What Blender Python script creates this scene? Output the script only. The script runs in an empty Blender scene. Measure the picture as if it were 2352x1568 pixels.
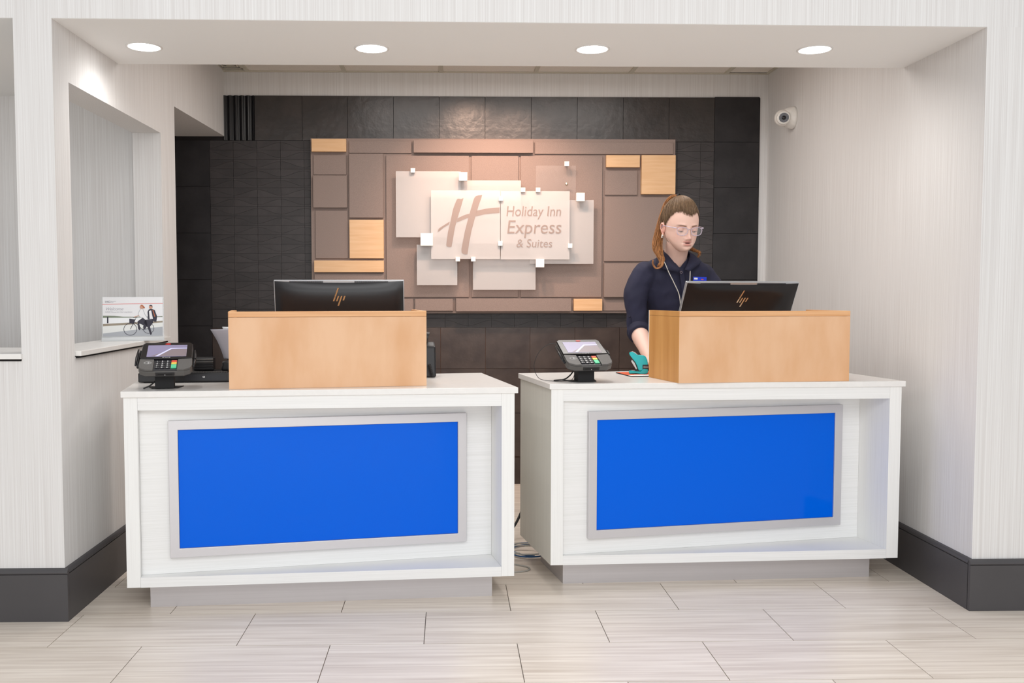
import bpy, bmesh, math, random
from mathutils import Vector, Matrix, noise
random.seed(7)
SC = bpy.context.scene
COL = SC.collection
# ------------------------------------------------------------------ camera
cam_d = bpy.data.cameras.new('camera'); cam = bpy.data.objects.new('camera', cam_d); COL.objects.link(cam)
R_ = Vector((0.9997, -0.0227, -0.0003)); U_ = Vector((0.0016, 0.054, 0.9985)); F_ = Vector((0.0226, 0.9983, -0.054))
m = Matrix(((R_.x, U_.x, -F_.x, 0), (R_.y, U_.y, -F_.y, 0), (R_.z, U_.z, -F_.z, 0), (0, 0, 0, 1)))
m = m.to_quaternion().to_matrix().to_4x4(); m.translation = Vector((0, 0, 1.1505))
cam.matrix_world = m
cam_d.sensor_width = 36; cam_d.lens = 2123.3/2352*36; cam_d.shift_x = 95.8/2352
cam_d.clip_start = .05
SC.camera = cam
# ------------------------------------------------------------------ light and exposure
SC.view_settings.view_transform = 'Standard'; SC.view_settings.look = 'None'
SC.view_settings.gamma = 1; SC.view_settings.use_curve_mapping = False
SC.view_settings.exposure = -0.11
W = bpy.data.worlds.new('world'); SC.world = W; W.use_nodes = True
W.node_tree.nodes['Background'].inputs[0].default_value = (.98, .99, 1.0, 1)
W.node_tree.nodes['Background'].inputs[1].default_value = .70
def area(name, loc, target, size, size_y, power, color=(1, 1, 1), shape='RECTANGLE', spread=None):
    d = bpy.data.lights.new(name, 'AREA'); d.energy = power; d.size = size; d.shape = shape; d.color = color
    if shape == 'RECTANGLE': d.size_y = size_y
    if spread: d.spread = math.radians(spread)
    o = bpy.data.objects.new(name, d); COL.objects.link(o); o.location = loc
    o.rotation_euler = (Vector(target)-Vector(loc)).to_track_quat('-Z', 'Y').to_euler(); return o
def spot(name, loc, target, power, angle, blend, color, radius=.03):
    d = bpy.data.lights.new(name, 'SPOT'); d.energy = power; d.spot_size = math.radians(angle); d.spot_blend = blend
    d.color = color; d.shadow_soft_size = radius
    o = bpy.data.objects.new(name, d); COL.objects.link(o); o.location = loc
    o.rotation_euler = (Vector(target)-Vector(loc)).to_track_quat('-Z', 'Y').to_euler(); return o
area('lobby_top_fill', (.2, -.4, 2.6), (.3, 1.7, 0), 3.4, 1.4, 66, (.98, .99, 1))  # unseen fill added high over the lobby to brighten the floor
area('lobby_front_fill', (.3, -6.5, 1.35), (.3, 3.6, 1.25), 7.0, 2.4, 175, (.97, .985, 1))  # large fill added behind the camera so light reaches the back wall
area('staff_fill', (.3, 4.45, 2.40), (.3, 4.4, 0), 1.7, .7, 27, (1, .95, .91))  # fill added to lift the staff area, no fixture modelled
spot('sign_spot', (.10, 4.72, 2.40), (.20, 5.45, 1.50), 48, 84, .9, (1, .64, .46), .035)
spot('sign_spot', (.42, 4.72, 2.40), (.42, 5.45, 1.40), 32, 84, .9, (1, .64, .46), .035)
# ------------------------------------------------------------------ helpers
def lin(c):
    out = []
    for v in c[:3]:
        v /= 255.0
        out.append(v/12.92 if v <= .04045 else ((v+.055)/1.055)**2.4)
    return (*out, 1)
MATS = {}
def mat(name, rgb, rough=.5, metal=0, coat=0, spec=.5, emis=None, estr=1, var=0, scale=(1, 1, 1), bump=0, bscale=None, detail=4, trans=0, alpha=1, rgb2=None, coords='Object', ior=1.45, coat_r=.03, lohi=(.35, .65), rand=False):
    mt = bpy.data.materials.new(name); mt.use_nodes = True
    nt = mt.node_tree; b = nt.nodes['Principled BSDF']
    b.inputs['Base Color'].default_value = lin(rgb); b.inputs['Roughness'].default_value = rough
    b.inputs['Metallic'].default_value = metal; b.inputs['Coat Weight'].default_value = coat
    b.inputs['Coat Roughness'].default_value = coat_r
    b.inputs['Specular IOR Level'].default_value = spec; b.inputs['IOR'].default_value = ior
    b.inputs['Transmission Weight'].default_value = trans; b.inputs['Alpha'].default_value = alpha
    if emis: b.inputs['Emission Color'].default_value = lin(emis); b.inputs['Emission Strength'].default_value = estr
    if var or rgb2 or bump:
        tc = nt.nodes.new('ShaderNodeTexCoord'); mp = nt.nodes.new('ShaderNodeMapping'); mp.inputs['Scale'].default_value = scale
        nt.links.new(tc.outputs[coords], mp.inputs[0])
        if rand:
            oi = nt.nodes.new('ShaderNodeObjectInfo'); mu = nt.nodes.new('ShaderNodeVectorMath'); mu.operation = 'SCALE'
            mu.inputs[0].default_value = (37, 19, 53); nt.links.new(oi.outputs['Random'], mu.inputs['Scale']); nt.links.new(mu.outputs[0], mp.inputs['Location'])
        nz = nt.nodes.new('ShaderNodeTexNoise'); nz.inputs['Scale'].default_value = 1; nz.inputs['Detail'].default_value = detail
        nt.links.new(mp.outputs[0], nz.inputs[0])
        rp = nt.nodes.new('ShaderNodeMapRange'); rp.inputs[1].default_value = lohi[0]; rp.inputs[2].default_value = lohi[1]
        nt.links.new(nz.outputs[0], rp.inputs[0])
        mx = nt.nodes.new('ShaderNodeMix'); mx.data_type = 'RGBA'
        c = lin(rgb); c2 = lin(rgb2) if rgb2 else tuple(min(1, v*(1-var)) for v in c[:3])+(1,)
        mx.inputs[6].default_value = c; mx.inputs[7].default_value = c2
        nt.links.new(rp.outputs[0], mx.inputs[0]); nt.links.new(mx.outputs[2], b.inputs['Base Color'])
        if bump:
            bp = nt.nodes.new('ShaderNodeBump'); bp.inputs['Strength'].default_value = bump; bp.inputs['Distance'].default_value = .002
            src = nz
            if bscale:
                mp2 = nt.nodes.new('ShaderNodeMapping'); mp2.inputs['Scale'].default_value = bscale
                nt.links.new(tc.outputs[coords], mp2.inputs[0]); src = nt.nodes.new('ShaderNodeTexNoise'); src.inputs['Scale'].default_value = 1; src.inputs['Detail'].default_value = 5
                nt.links.new(mp2.outputs[0], src.inputs[0])
            nt.links.new(src.outputs[0], bp.inputs['Height']); nt.links.new(bp.outputs[0], b.inputs['Normal'])
    MATS[name] = mt; return mt
mat('wallpaper', (229, 228, 227), .75, rgb2=(213, 210, 208), scale=(330, 330, 1.6), detail=2.5, lohi=(.3, .7), bump=.06)
mat('wallpaper_side', (229, 228, 227), .75, rgb2=(213, 210, 208), scale=(330, 330, 1.6), detail=2.5, lohi=(.3, .7), bump=.06)
mat('ceiling_paint', (246, 246, 245), .85)
mat('acoustic_tile', (244, 236, 226), .95, var=.1, scale=(300, 300, 300), bump=.3)
mat('grid_metal', (205, 198, 182), .5)
mat('dark_gap', (14, 12, 13), .9)
mat('base_paint', (74, 72, 74), .42, var=.06, scale=(6, 6, 6))
mat('stone_tile', (238, 228, 216), .32, rgb2=(204, 190, 176), scale=(2.2, 62, 4), detail=9, lohi=(.34, .78), bump=.04, rand=True, coords='Object')
mat('grout', (120, 110, 102), .9)
mat('slate', (55, 49, 47), .33, rgb2=(43, 39, 38), scale=(9, 9, 9), detail=6, bump=1.0, bscale=(24, 24, 24), rand=True, spec=.75)
mat('slate_dark', (42, 39, 41), .5, rgb2=(30, 27, 29), scale=(9, 9, 9), bump=.3, bscale=(60, 60, 60), rand=True)
mat('slate_wave', (62, 57, 57), .5, rgb2=(50, 46, 46), scale=(7, 7, 7), bump=.25, bscale=(90, 90, 90), rand=True)
mat('slate_brown', (76, 65, 60), .42, rgb2=(60, 50, 47), scale=(9, 9, 9), detail=7, bump=.7, bscale=(22, 22, 22), rand=True)
mat('grout_tan', (128, 96, 78), .9)
mat('slate_rib', (22, 22, 25), .35)
mat('slate_grout', (40, 35, 35), .9)
mat('sign_felt', (148, 130, 122), .85, var=.14, scale=(330, 330, 330), detail=2, bump=.1)
mat('maple', (230, 188, 144), .42, rgb2=(222, 176, 130), scale=(5, 5, 60), detail=5)
mat('cube_metal', (236, 234, 230), .35)
mat('letter_window', (150, 134, 127), .6)
mat('laminate_h', (238, 238, 237), .45, rgb2=(229, 229, 227), scale=(3, 3, 260), detail=2, lohi=(.4, .8), bump=.05)
mat('laminate_v', (239, 239, 237), .45, rgb2=(230, 229, 227), scale=(260, 260, 3), detail=2, lohi=(.5, .8), bump=.05)
mat('quartz', (236, 234, 231), .22, var=.03, scale=(40, 40, 40))
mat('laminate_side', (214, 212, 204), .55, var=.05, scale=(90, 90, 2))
mat('brushed_alu', (196, 192, 193), .42, metal=.55, var=.05, scale=(2, 2, 200))
mat('frame_silver', (205, 203, 205), .38, metal=.35)
mat('blue_glass', (0, 97, 224), .07, spec=.14)
mat('ply', (229, 186, 148), .45, rgb2=(218, 168, 124), scale=(9, 9, 3.2), detail=7, bump=.03, lohi=(.36, .68))
mat('ply_edge', (228, 178, 130), .45, rgb2=(216, 160, 110), scale=(3, 3, 90), detail=4)
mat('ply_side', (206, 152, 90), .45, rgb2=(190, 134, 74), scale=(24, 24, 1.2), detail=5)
mat('white_edge', (232, 230, 226), .5)
mat('monitor_back', (24, 22, 24), .27)
mat('monitor_silver', (190, 196, 202), .3, metal=.7)
mat('monitor_vent', (52, 52, 56), .6)
mat('chrome', (226, 214, 190), .12, metal=1)
mat('screen_black', (10, 10, 12), .15)
mat('term_body', (88, 86, 84), .5, var=.06, scale=(400, 400, 400))
mat('term_bezel', (28, 26, 27), .14)
mat('term_dark', (34, 33, 35), .5)
mat('term_screen', (120, 114, 140), .2, emis=(150, 144, 172), estr=.35)
mat('term_screen_line', (190, 190, 225), .3, emis=(190, 190, 225), estr=.4)
mat('term_screen_hill', (120, 108, 112), .3, emis=(130, 118, 124), estr=.3)
mat('print_white', (235, 235, 235), .6)
mat('key_black', (30, 30, 36), .4)
mat('key_red', (226, 78, 56), .4); mat('key_yellow', (244, 208, 92), .4); mat('key_green', (82, 196, 146), .4)
mat('logo_red', (224, 50, 44), .4)
mat('black_plastic', (30, 29, 31), .38)
mat('black_matte', (22, 21, 23), .7)
mat('rubber_cable', (28, 27, 28), .5)
mat('teal', (0, 172, 176), .3)
mat('steel', (150, 146, 142), .28, metal=.9)
mat('orange_card', (222, 96, 58), .5); mat('white_card', (236, 232, 228), .5)
mat('paper', (158, 155, 162), .8); mat('paper_white', (228, 228, 230), .8)
mat('acrylic', (226, 230, 232), .12, alpha=.38)
mat('dome_white', (238, 235, 230), .4); mat('dome_lens', (26, 22, 26), .15); mat('led_dot', (150, 140, 150), .3)
mat('cable_blue', (44, 84, 128), .5); mat('cable_grey', (168, 166, 160), .5)
mat('skin', (232, 196, 180), .5); mat('navy', (40, 40, 62), .85, var=.22, scale=(8, 8, 8), bump=.5, bscale=(14, 14, 14), detail=3)
mat('navy_dark', (26, 26, 44), .85)
mat('trousers', (24, 24, 28), .9); mat('shoe', (18, 17, 18), .4)
mat('hair_cap', (88, 66, 48), .6)
mat('hair', (126, 100, 72), .45, rgb2=(96, 73, 52), scale=(260, 260, 40), detail=2); mat('hair_tail', (178, 122, 70), .42, rgb2=(116, 72, 40), scale=(200, 200, 30), detail=2)
mat('hair_tie', (16, 15, 18), .7)
mat('glasses_frame', (214, 202, 218), .12, alpha=.62); mat('glasses_lens', (240, 240, 244), .05, alpha=.12)
mat('eye_white', (226, 222, 220), .3); mat('iris', (70, 78, 84), .2); mat('lash', (70, 46, 36), .7)
mat('pearl', (226, 224, 220), .15, metal=.6)
mat('badge_blue', (28, 60, 200), .35); mat('lanyard', (206, 200, 192), .6); mat('button', (120, 104, 112), .3)
mat('downlight_glow', (255, 255, 255), .5, emis=(255, 253, 250), estr=14)
mat('trim_ring', (232, 230, 228), .4)
mat('ink', (70, 66, 84), .6); mat('ink_light', (164, 162, 170), .6); mat('print_red', (214, 84, 74), .6)
mat('sky_print', (240, 240, 241), .6); mat('water_print', (232, 234, 236), .6); mat('road_print', (168, 172, 178), .6)
mat('pave_print', (222, 224, 222), .6); mat('wall_print', (150, 140, 124), .6); mat('tree_print', (120, 130, 112), .6)
mat('suit_print', (46, 44, 58), .6); mat('skin_print', (196, 150, 128), .6); mat('bag_print', (170, 96, 60), .6)
# vertex colours on the skin
nt = MATS['skin'].node_tree; at = nt.nodes.new('ShaderNodeAttribute'); at.attribute_name = 'tone'
nt.links.new(at.outputs['Color'], nt.nodes['Principled BSDF'].inputs['Base Color'])
nt.nodes['Principled BSDF'].inputs['Subsurface Weight'].default_value = .08
nt.nodes['Principled BSDF'].inputs['Subsurface Radius'].default_value = (.01, .004, .002)
# frosted acrylic: lets part of the light straight through, scatters the rest
def frosted(name, amount):
    mt = bpy.data.materials.new(name); mt.use_nodes = True; nt = mt.node_tree; nt.nodes.clear()
    o = nt.nodes.new('ShaderNodeOutputMaterial'); mx = nt.nodes.new('ShaderNodeMixShader'); t = nt.nodes.new('ShaderNodeBsdfTransparent')
    d = nt.nodes.new('ShaderNodeBsdfDiffuse'); d.inputs[0].default_value = (.72, .69, .675, 1)
    g = nt.nodes.new('ShaderNodeBsdfGlossy'); g.inputs['Roughness'].default_value = .35; m2 = nt.nodes.new('ShaderNodeMixShader')
    m2.inputs[0].default_value = .06; nt.links.new(d.outputs[0], m2.inputs[1]); nt.links.new(g.outputs[0], m2.inputs[2])
    mx.inputs[0].default_value = amount; nt.links.new(t.outputs[0], mx.inputs[1]); nt.links.new(m2.outputs[0], mx.inputs[2])
    nt.links.new(mx.outputs[0], o.inputs[0]); MATS[name] = mt
frosted('frosted', .44); frosted('clear_plate', .05)

def bm_box(bm, x0, x1, y0, y1, z0, z1, M=None):
    vs = [Vector((x, y, z)) for z in (z0, z1) for y in (y0, y1) for x in (x0, x1)]
    if M: vs = [M @ v for v in vs]
    v = [bm.verts.new(p) for p in vs]
    for f in ((0, 1, 3, 2), (4, 6, 7, 5), (0, 4, 5, 1), (2, 3, 7, 6), (0, 2, 6, 4), (1, 5, 7, 3)): bm.faces.new([v[i] for i in f])
def bm_prism(bm, pts, z0, z1, M=None):           # pts: list of (x, y)
    a = [Vector((p[0], p[1], z0)) for p in pts]; b = [Vector((p[0], p[1], z1)) for p in pts]
    if M: a = [M @ v for v in a]; b = [M @ v for v in b]
    va = [bm.verts.new(v) for v in a]; vb = [bm.verts.new(v) for v in b]; n = len(pts)
    bm.faces.new(va[::-1]); bm.faces.new(vb)
    for i in range(n): bm.faces.new((va[i], va[(i+1) % n], vb[(i+1) % n], vb[i]))
def bm_tube(bm, pts, r, seg=8, M=None, closed=False, sx=1, sy=1):
    pts = [Vector(p) for p in pts]; rad = r if hasattr(r, '__len__') else [r]*len(pts)
    if M: pts = [M @ p for p in pts]
    rings = []; n = len(pts); prev = None
    for i, p in enumerate(pts):
        if closed: t = (pts[(i+1) % n]-pts[i-1])
        else: t = pts[min(i+1, n-1)]-pts[max(i-1, 0)]
        t = t.normalized() if t.length > 1e-9 else Vector((0, 0, 1))
        if prev is None:
            a = Vector((0, 0, 1)) if abs(t.z) < .9 else Vector((0, 1, 0)); s = t.cross(a).normalized()
        else: s = (prev-t*prev.dot(t)); s = s.normalized() if s.length > 1e-6 else t.orthogonal().normalized()
        prev = s; u = t.cross(s)
        rings.append([bm.verts.new(p+s*(math.cos(k*2*math.pi/seg)*rad[i]*sx)+u*(math.sin(k*2*math.pi/seg)*rad[i]*sy)) for k in range(seg)])
    for i in range(n if closed else n-1):
        A, B = rings[i], rings[(i+1) % n]
        for k in range(seg): bm.faces.new((A[k], A[(k+1) % seg], B[(k+1) % seg], B[k]))
    if not closed: bm.faces.new(rings[0][::-1]); bm.faces.new(rings[-1])
def bm_lathe(bm, prof, M=None, seg=32):          # prof: list of (r, z) bottom to top
    rings = []
    for r, z in prof:
        ring = [Vector((r*math.cos(k*2*math.pi/seg), r*math.sin(k*2*math.pi/seg), z)) for k in range(seg)]
        if M: ring = [M @ v for v in ring]
        rings.append([bm.verts.new(v) for v in ring])
    for A, B in zip(rings, rings[1:]):
        for k in range(seg): bm.faces.new((A[k], A[(k+1) % seg], B[(k+1) % seg], B[k]))
    bm.faces.new(rings[0][::-1]); bm.faces.new(rings[-1])
def bm_ball(bm, c, r, seg=16, M=None, s=(1, 1, 1)):
    T = Matrix.Translation(c) @ Matrix.Diagonal((r*s[0], r*s[1], r*s[2], 1))
    if M: T = M @ T
    bmesh.ops.create_uvsphere(bm, u_segments=seg, v_segments=seg//2+2, radius=1, matrix=T)
def obj(name, bm, m_, parent=None, smooth=False, bevel=0, seg=2, keep=False):
    if not keep: bmesh.ops.recalc_face_normals(bm, faces=bm.faces)
    me = bpy.data.meshes.new(name); bm.to_mesh(me); bm.free()
    for mm in (m_ if isinstance(m_, (list, tuple)) else [m_]): me.materials.append(MATS[mm])
    o = bpy.data.objects.new(name, me); COL.objects.link(o)
    if smooth:
        for p in me.polygons: p.use_smooth = True
    if bevel:
        b = o.modifiers.new('bevel', 'BEVEL'); b.width = bevel; b.segments = seg; b.limit_method = 'ANGLE'; b.angle_limit = math.radians(40)
    if parent: setp(o, parent)
    return o
def setp(o, p):                                  # parts are modelled in world coordinates
    o.parent = p
    o.matrix_parent_inverse = Matrix.Identity(4) if p.parent else Matrix.Translation(p.location).inverted()
def box(name, x0, x1, y0, y1, z0, z1, m_, parent=None, M=None, bevel=0, smooth=False):
    bm = bmesh.new(); bm_box(bm, x0, x1, y0, y1, z0, z1, M); return obj(name, bm, m_, parent, bevel=bevel, smooth=smooth)
def prism(name, pts, z0, z1, m_, parent=None, M=None, bevel=0):
    bm = bmesh.new(); bm_prism(bm, pts, z0, z1, M); return obj(name, bm, m_, parent, bevel=bevel)
def tag(o, label, cat, group=None, kind=None):
    o['label'] = label; o['category'] = cat
    if group: o['group'] = group
    if kind: o['kind'] = kind
    return o
def thing(name, loc, label, cat, group=None):
    o = bpy.data.objects.new(name, None); COL.objects.link(o); o.location = loc; o.empty_display_size = .1
    return tag(o, label, cat, group)
def struct(o, label=None):
    o['kind'] = 'structure'
    if label: o['label'] = label
    return o
def text_mesh(s, size, M, m_, name, parent, shear=0, extrude=.0005, align='LEFT', offset=0, space=1, sx=1):
    cu = bpy.data.curves.new('t', 'FONT'); cu.body = s; cu.size = size; cu.shear = shear; cu.extrude = extrude; cu.align_x = align; cu.offset = offset; cu.space_character = space
    cu.resolution_u = 4
    to = bpy.data.objects.new('t', cu); COL.objects.link(to); bpy.context.view_layer.update()
    me = bpy.data.meshes.new_from_object(to.evaluated_get(bpy.context.evaluated_depsgraph_get()))
    bpy.data.objects.remove(to); bpy.data.curves.remove(cu)
    me.transform(M @ Matrix.Diagonal((sx, 1, 1, 1))); me.materials.clear(); me.materials.append(MATS[m_]); me.name = name
    o = bpy.data.objects.new(name, me); COL.objects.link(o)
    if parent: setp(o, parent)
    return o
def frame_m(o, x, y, z):                         # matrix from origin and axes
    x, y, z = Vector(x), Vector(y), Vector(z)
    return Matrix(((x.x, y.x, z.x, o[0]), (x.y, y.y, z.y, o[1]), (x.z, y.z, z.z, o[2]), (0, 0, 0, 1)))

# ================================================================== SETTING
XL, XR, YF, YB = -1.345, 1.885, 3.215, 5.49
ZS, ZC = 2.075, 2.428
# floor: grout bed plus single tiles
fl = struct(box('floor', -5, 5, -3, 6.5, -.06, -.0025, 'grout'))
T = .61; TG = .0028
tile_me = {}
def tile_obj(x0, x1, y0, y1):
    key = (round(x1-x0, 3), round(y1-y0, 3))
    if key not in tile_me:
        bm = bmesh.new(); w, h = (x1-x0)/2, (y1-y0)/2; bm_box(bm, -w, w, -h, h, -.009, 0)
        bmesh.ops.recalc_face_normals(bm, faces=bm.faces)
        me = bpy.data.meshes.new('tile'); bm.to_mesh(me); bm.free(); me.materials.append(MATS['stone_tile']); tile_me[key] = me
    o = bpy.data.objects.new('tile', tile_me[key]); COL.objects.link(o); o.location = ((x0+x1)/2, (y0+y1)/2, 0); setp(o, fl)
row = 0
y = 2.968-T/2*3
while y < 6.4:
    off = 0 if (round((y-2.968+T/2)/(T/2)) % 2 == 0) else T/2
    k0 = -8
    for k in range(k0, 9):
        x = .2202+off+k*T
        if x+T < -3.2 or x > 3.6: continue
        tile_obj(x+TG/2, x+T-TG/2, y+TG/2, y+T/2-TG/2)
    y += T/2
# the lobby floor towards and behind the camera (outside the frame): same stone, one slab
lf = struct(box('floor_1', -5, 5, -3, 2.968-T/2*3, -.0024, 0, 'stone_tile'))

# left wall with pass-through 1, pier and doorway 2
TW = .13
bm = bmesh.new()
bm_box(bm, XL-TW, XL, YF, 3.345, 0, 2.98)                     # front pier
bm_box(bm, XL-TW, XL, 3.345, 4.39, 0, .916)                     # wall under the pass-through
bm_box(bm, XL-TW, XL, 3.345, 4.39, 1.889, 2.9)                  # over it
bm_box(bm, XL-TW, XL, 4.39, 4.612, 0, 2.9)                      # pier
bm_prism(bm, [(XL-TW*1.9, 4.612), (XL, 4.612), (XL+.035, YB), (XL-TW*1.9, YB)], 2.055, 2.9)                    # over doorway
struct(obj('wall_left', bm, 'wallpaper_side'), 'striped wallpaper side wall with an open pass-through and doorway')
# front wall left of the opening
bm = bmesh.new()
bm_box(bm, -5, XL-TW, YF, YF+.13, 0, .9112)
bm_box(bm, -5, XL-TW, YF, 3.3, ZS, 2.98)
bm_prism(bm, [(XL, YF), (XR+3.2, YF+.035*6.4/3.23), (XR+3.2, 3.848), (XL, 3.848)], ZS, 2.98)
struct(obj('wall_front', bm, 'wallpaper'), 'striped wallpaper header beam and low wall facing the lobby')
box_s = struct(prism('ceiling', [(XL, YF+.002), (XR, YF+.037), (XR, 3.846), (XL, 3.846)], ZS-.0008, ZS, 'ceiling_paint'), 'smooth painted underside of the header beam')
# right wall and its lobby return
bm = bmesh.new(); bm_box(bm, XR, XR+.13, YF+.035, 3.849, 0, ZS); bm_box(bm, XR, XR+.13, 3.849, YB, 0, 2.9)
bmesh.ops.remove_doubles(bm, verts=bm.verts, dist=1e-6)
struct(obj('wall_right', bm, 'wallpaper_side'), 'striped wallpaper side wall on the right')
bm = bmesh.new(); bm_prism(bm, [(XR+.13, YF+.035), (5, YF+.035*6.3/3.23), (5, YF+.2), (XR+.13, YF+.2)], 0, ZS)
struct(obj('wall_front_right', bm, 'wallpaper'), 'striped wallpaper wall to the right of the opening')
# alcove behind the pass-through
bm = bmesh.new(); bm_box(bm, -5, XL-TW-.001, 4.478, 4.6, 0, 2.9); bm_box(bm, -3.3, -3.2, YF+.14, 4.47, 0, 2.06)
struct(obj('wall_alcove', bm, 'wallpaper'), 'striped wallpaper wall seen through the pass-through')
struct(box('ceiling_1', -5, XL-TW-.001, YF+.002, 4.477, ZS-.0008, ZS, 'ceiling_paint'))
# back wall
wb = struct(box('wall_back', -3.2, XR+.13, YB, YB+.12, 0, 2.9, 'wallpaper'), 'back wall clad in dark slate with wallpaper above')
# far side of the doorway
struct(box('wall_far_left', -3.2, -3.1, 4.61, YB, 0, 2.9, 'wallpaper'))
struct(box('ceiling_2', -3.1, XL-TW*1.9-.001, 4.61, YB, 2.056, 2.09, 'ceiling_paint'))
# sills
si = struct(bpy.data.objects.new('trim_1', None), 'white stone sill of the left wall pass-through'); COL.objects.link(si)
prism('sill', [(-1.325, 3.352), (-1.325, 4.425), (XL-TW-.07, 4.47), (XL-TW-.07, 3.352)], .9185, .937, 'quartz', si, bevel=.002)
box('sill_gap_shade', XL-TW-.02, -1.336, 3.352, 4.415, .9115, .9180, 'dark_gap', si)  # dark strip in place of the shaded gap beneath the sill
si = struct(bpy.data.objects.new('trim_2', None), 'white stone sill of the opening at the far left'); COL.objects.link(si)
box('sill', -5, XL-TW+.004, YF-.016, YF+.36, .9185, .937, 'quartz', si, bevel=.002)
box('sill_gap_shade', -5, XL-TW-.002, YF-.004, YF+.13, .9115, .9180, 'dark_gap', si)  # same dark strip, shade of the gap under this sill
# baseboards: board plus top bead
def baseboard(name, segs, label):
    r = struct(bpy.data.objects.new(name, None), label); COL.objects.link(r)
    for k, (x0, x1, y0, y1) in enumerate(segs):
        ax = (x1-x0) > (y1-y0)
        box('board', x0, x1, y0, y1, 0, .166, 'base_paint', r)
        bm = bmesh.new()
        if ax:
            e0, e1 = x0, x1; yc = y1
            pts = [(y1, .166), (y0+.002, .167), (y0-.001, .172), (y0+.001, .179), (y0+.006, .184), (y1, .187)]
            a = [bm.verts.new((e0, p[0], p[1])) for p in pts]; b = [bm.verts.new((e1, p[0], p[1])) for p in pts]
        else:
            left = x0 < 0
            s0, s1 = (x0, x1) if left else (x1, x0)
            sg = 1 if left else -1
            pts = [(s0, .166), (s1-sg*.002, .167), (s1+sg*.001, .172), (s1-sg*.001, .179), (s1-sg*.006, .184), (s0, .187)]
            a = [bm.verts.new((p[0], y0, p[1])) for p in pts]; b = [bm.verts.new((p[0], y1, p[1])) for p in pts]
        bm.faces.new(a); bm.faces.new(b[::-1])
        for i in range(6): bm.faces.new((a[i], b[i], b[(i+1) % 6], a[(i+1) % 6]))
        obj('bead', bm, 'base_paint', r)
    return r
bt = .014
baseboard('baseboard_left', [(-5, XL+bt, YF-bt, YF), (XL, XL+bt, YF+.001, 4.612)], 'tall dark grey baseboard around the left pier')
baseboard('baseboard_right', [(XR-bt, 5, YF+.035-bt-.004, YF+.031), (XR-bt, XR, YF+.0352, YB-.012)], 'tall dark grey baseboard along the right wall')

# slate cladding, one object per tile ------------------------------------
def slate(x0, x1, z0, z1, m_, proud=.008, g=.0012, name='tile', key={}):
    k = (round(x1-x0, 3), round(z1-z0, 3), m_, proud)
    if k not in key:
        bm = bmesh.new(); w, h = (x1-x0)/2-g, (z1-z0)/2-g; bm_box(bm, -w, w, -proud, 0, -h, h)
        bmesh.ops.recalc_face_normals(bm, faces=bm.faces)
        me = bpy.data.meshes.new(name); bm.to_mesh(me); bm.free(); me.materials.append(MATS[m_]); key[k] = me
    o = bpy.data.objects.new(name, key[k]); COL.objects.link(o); o.location = ((x0+x1)/2, YB-.003, (z0+z1)/2); setp(o, wb)
box('grout_bed', -1.62, 1.838, YB-.003, YB, .938, 2.29, 'slate_grout', wb)
box('grout_bed', -1.62, 1.838, YB-.003, YB, .0, .937, 'grout_tan', wb)
xs = [-1.1335, -.8571, -.5928, -.325, -.0574, .2112, .4830, .7535, 1.0245, 1.2954, 1.5658]
zt = [2.2910, 2.0306]
for a, b in zip(xs, xs[1:]): slate(a, b, zt[1], zt[0], 'slate')
zz = [2.291, 2.0306, 1.7638, 1.4929, 1.2206, .9485, .6800, .4100, .1600]
for i in range(8):
    slate(1.5658, 1.8328, zz[i+1], zz[i]+(.004 if i == 0 else 0), 'slate_dark')
    if i: slate(-1.612, -1.3966, zz[i+1], zz[i], 'slate_dark')
# ribbed corner piece
bm = bmesh.new()
w = (1.3966-.086)-1.1335
x0 = -1.3106
n = 36; pr = []
for i in range(n+1):
    t = i/n; pr.append((x0+.1755*t, YB-.004-.006-.006*math.cos(t*5*2*math.pi)))
pr += [(x0+.1755, YB-.003), (x0, YB-.003)]
bm_prism(bm, pr, 2.032, 2.29); o = obj('ribbed_tile', bm, 'slate_rib', wb, smooth=False); o['label'] = 'black ribbed slate piece'
# wavy mosaic: straight courses split by a wave
PX, PZ, Z0W = .1372, .0546, 2.0295
XW0 = -1.3966
cnt = 0
wave_me = {}
def wave_piece(col, rw, upper):
    global cnt
    xa = XW0+col*PX; xb = min(xa+PX, 1.5652); zt_ = Z0W-rw*PZ; zb = zt_-PZ; g = .0006
    ph = (col+rw) % 2; key = (ph, upper, round(xb-xa, 3))
    if key not in wave_me:
        bm = bmesh.new(); n = 8; A = []; s = 1 if ph else -1
        wv = [(-PZ/2+s*PZ*.30*math.cos(i/n*math.pi*(xb-xa)/PX)) for i in range(n+1)]
        xs_ = [g+(xb-xa-2*g)*i/n for i in range(n+1)]
        if upper: pts = [(xs_[0], -g), (xs_[-1], -g)]+[(xs_[i], wv[i]+g*.7) for i in range(n, -1, -1)]
        else: pts = [(xs_[i], wv[i]-g*.7) for i in range(n+1)]+[(xs_[-1], -PZ+g), (xs_[0], -PZ+g)]
        f = [bm.verts.new((p[0], -.0078, p[1])) for p in pts]; b = [bm.verts.new((p[0], 0, p[1])) for p in pts]
        bm.faces.new(f); bm.faces.new(b[::-1]); k = len(pts)
        for i in range(k): bm.faces.new((f[i], f[(i+1) % k], b[(i+1) % k], b[i]))
        bmesh.ops.recalc_face_normals(bm, faces=bm.faces)
        me = bpy.data.meshes.new('mosaic_piece'); bm.to_mesh(me); bm.free(); me.materials.append(MATS['slate_wave']); wave_me[key] = me
    o = bpy.data.objects.new('mosaic_piece', wave_me[key]); COL.objects.link(o); o.location = (xa, YB-.003-random.choice((0, 0, .0006)), zt_); setp(o, wb); cnt += 1
NR = 20
rest = []
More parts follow.
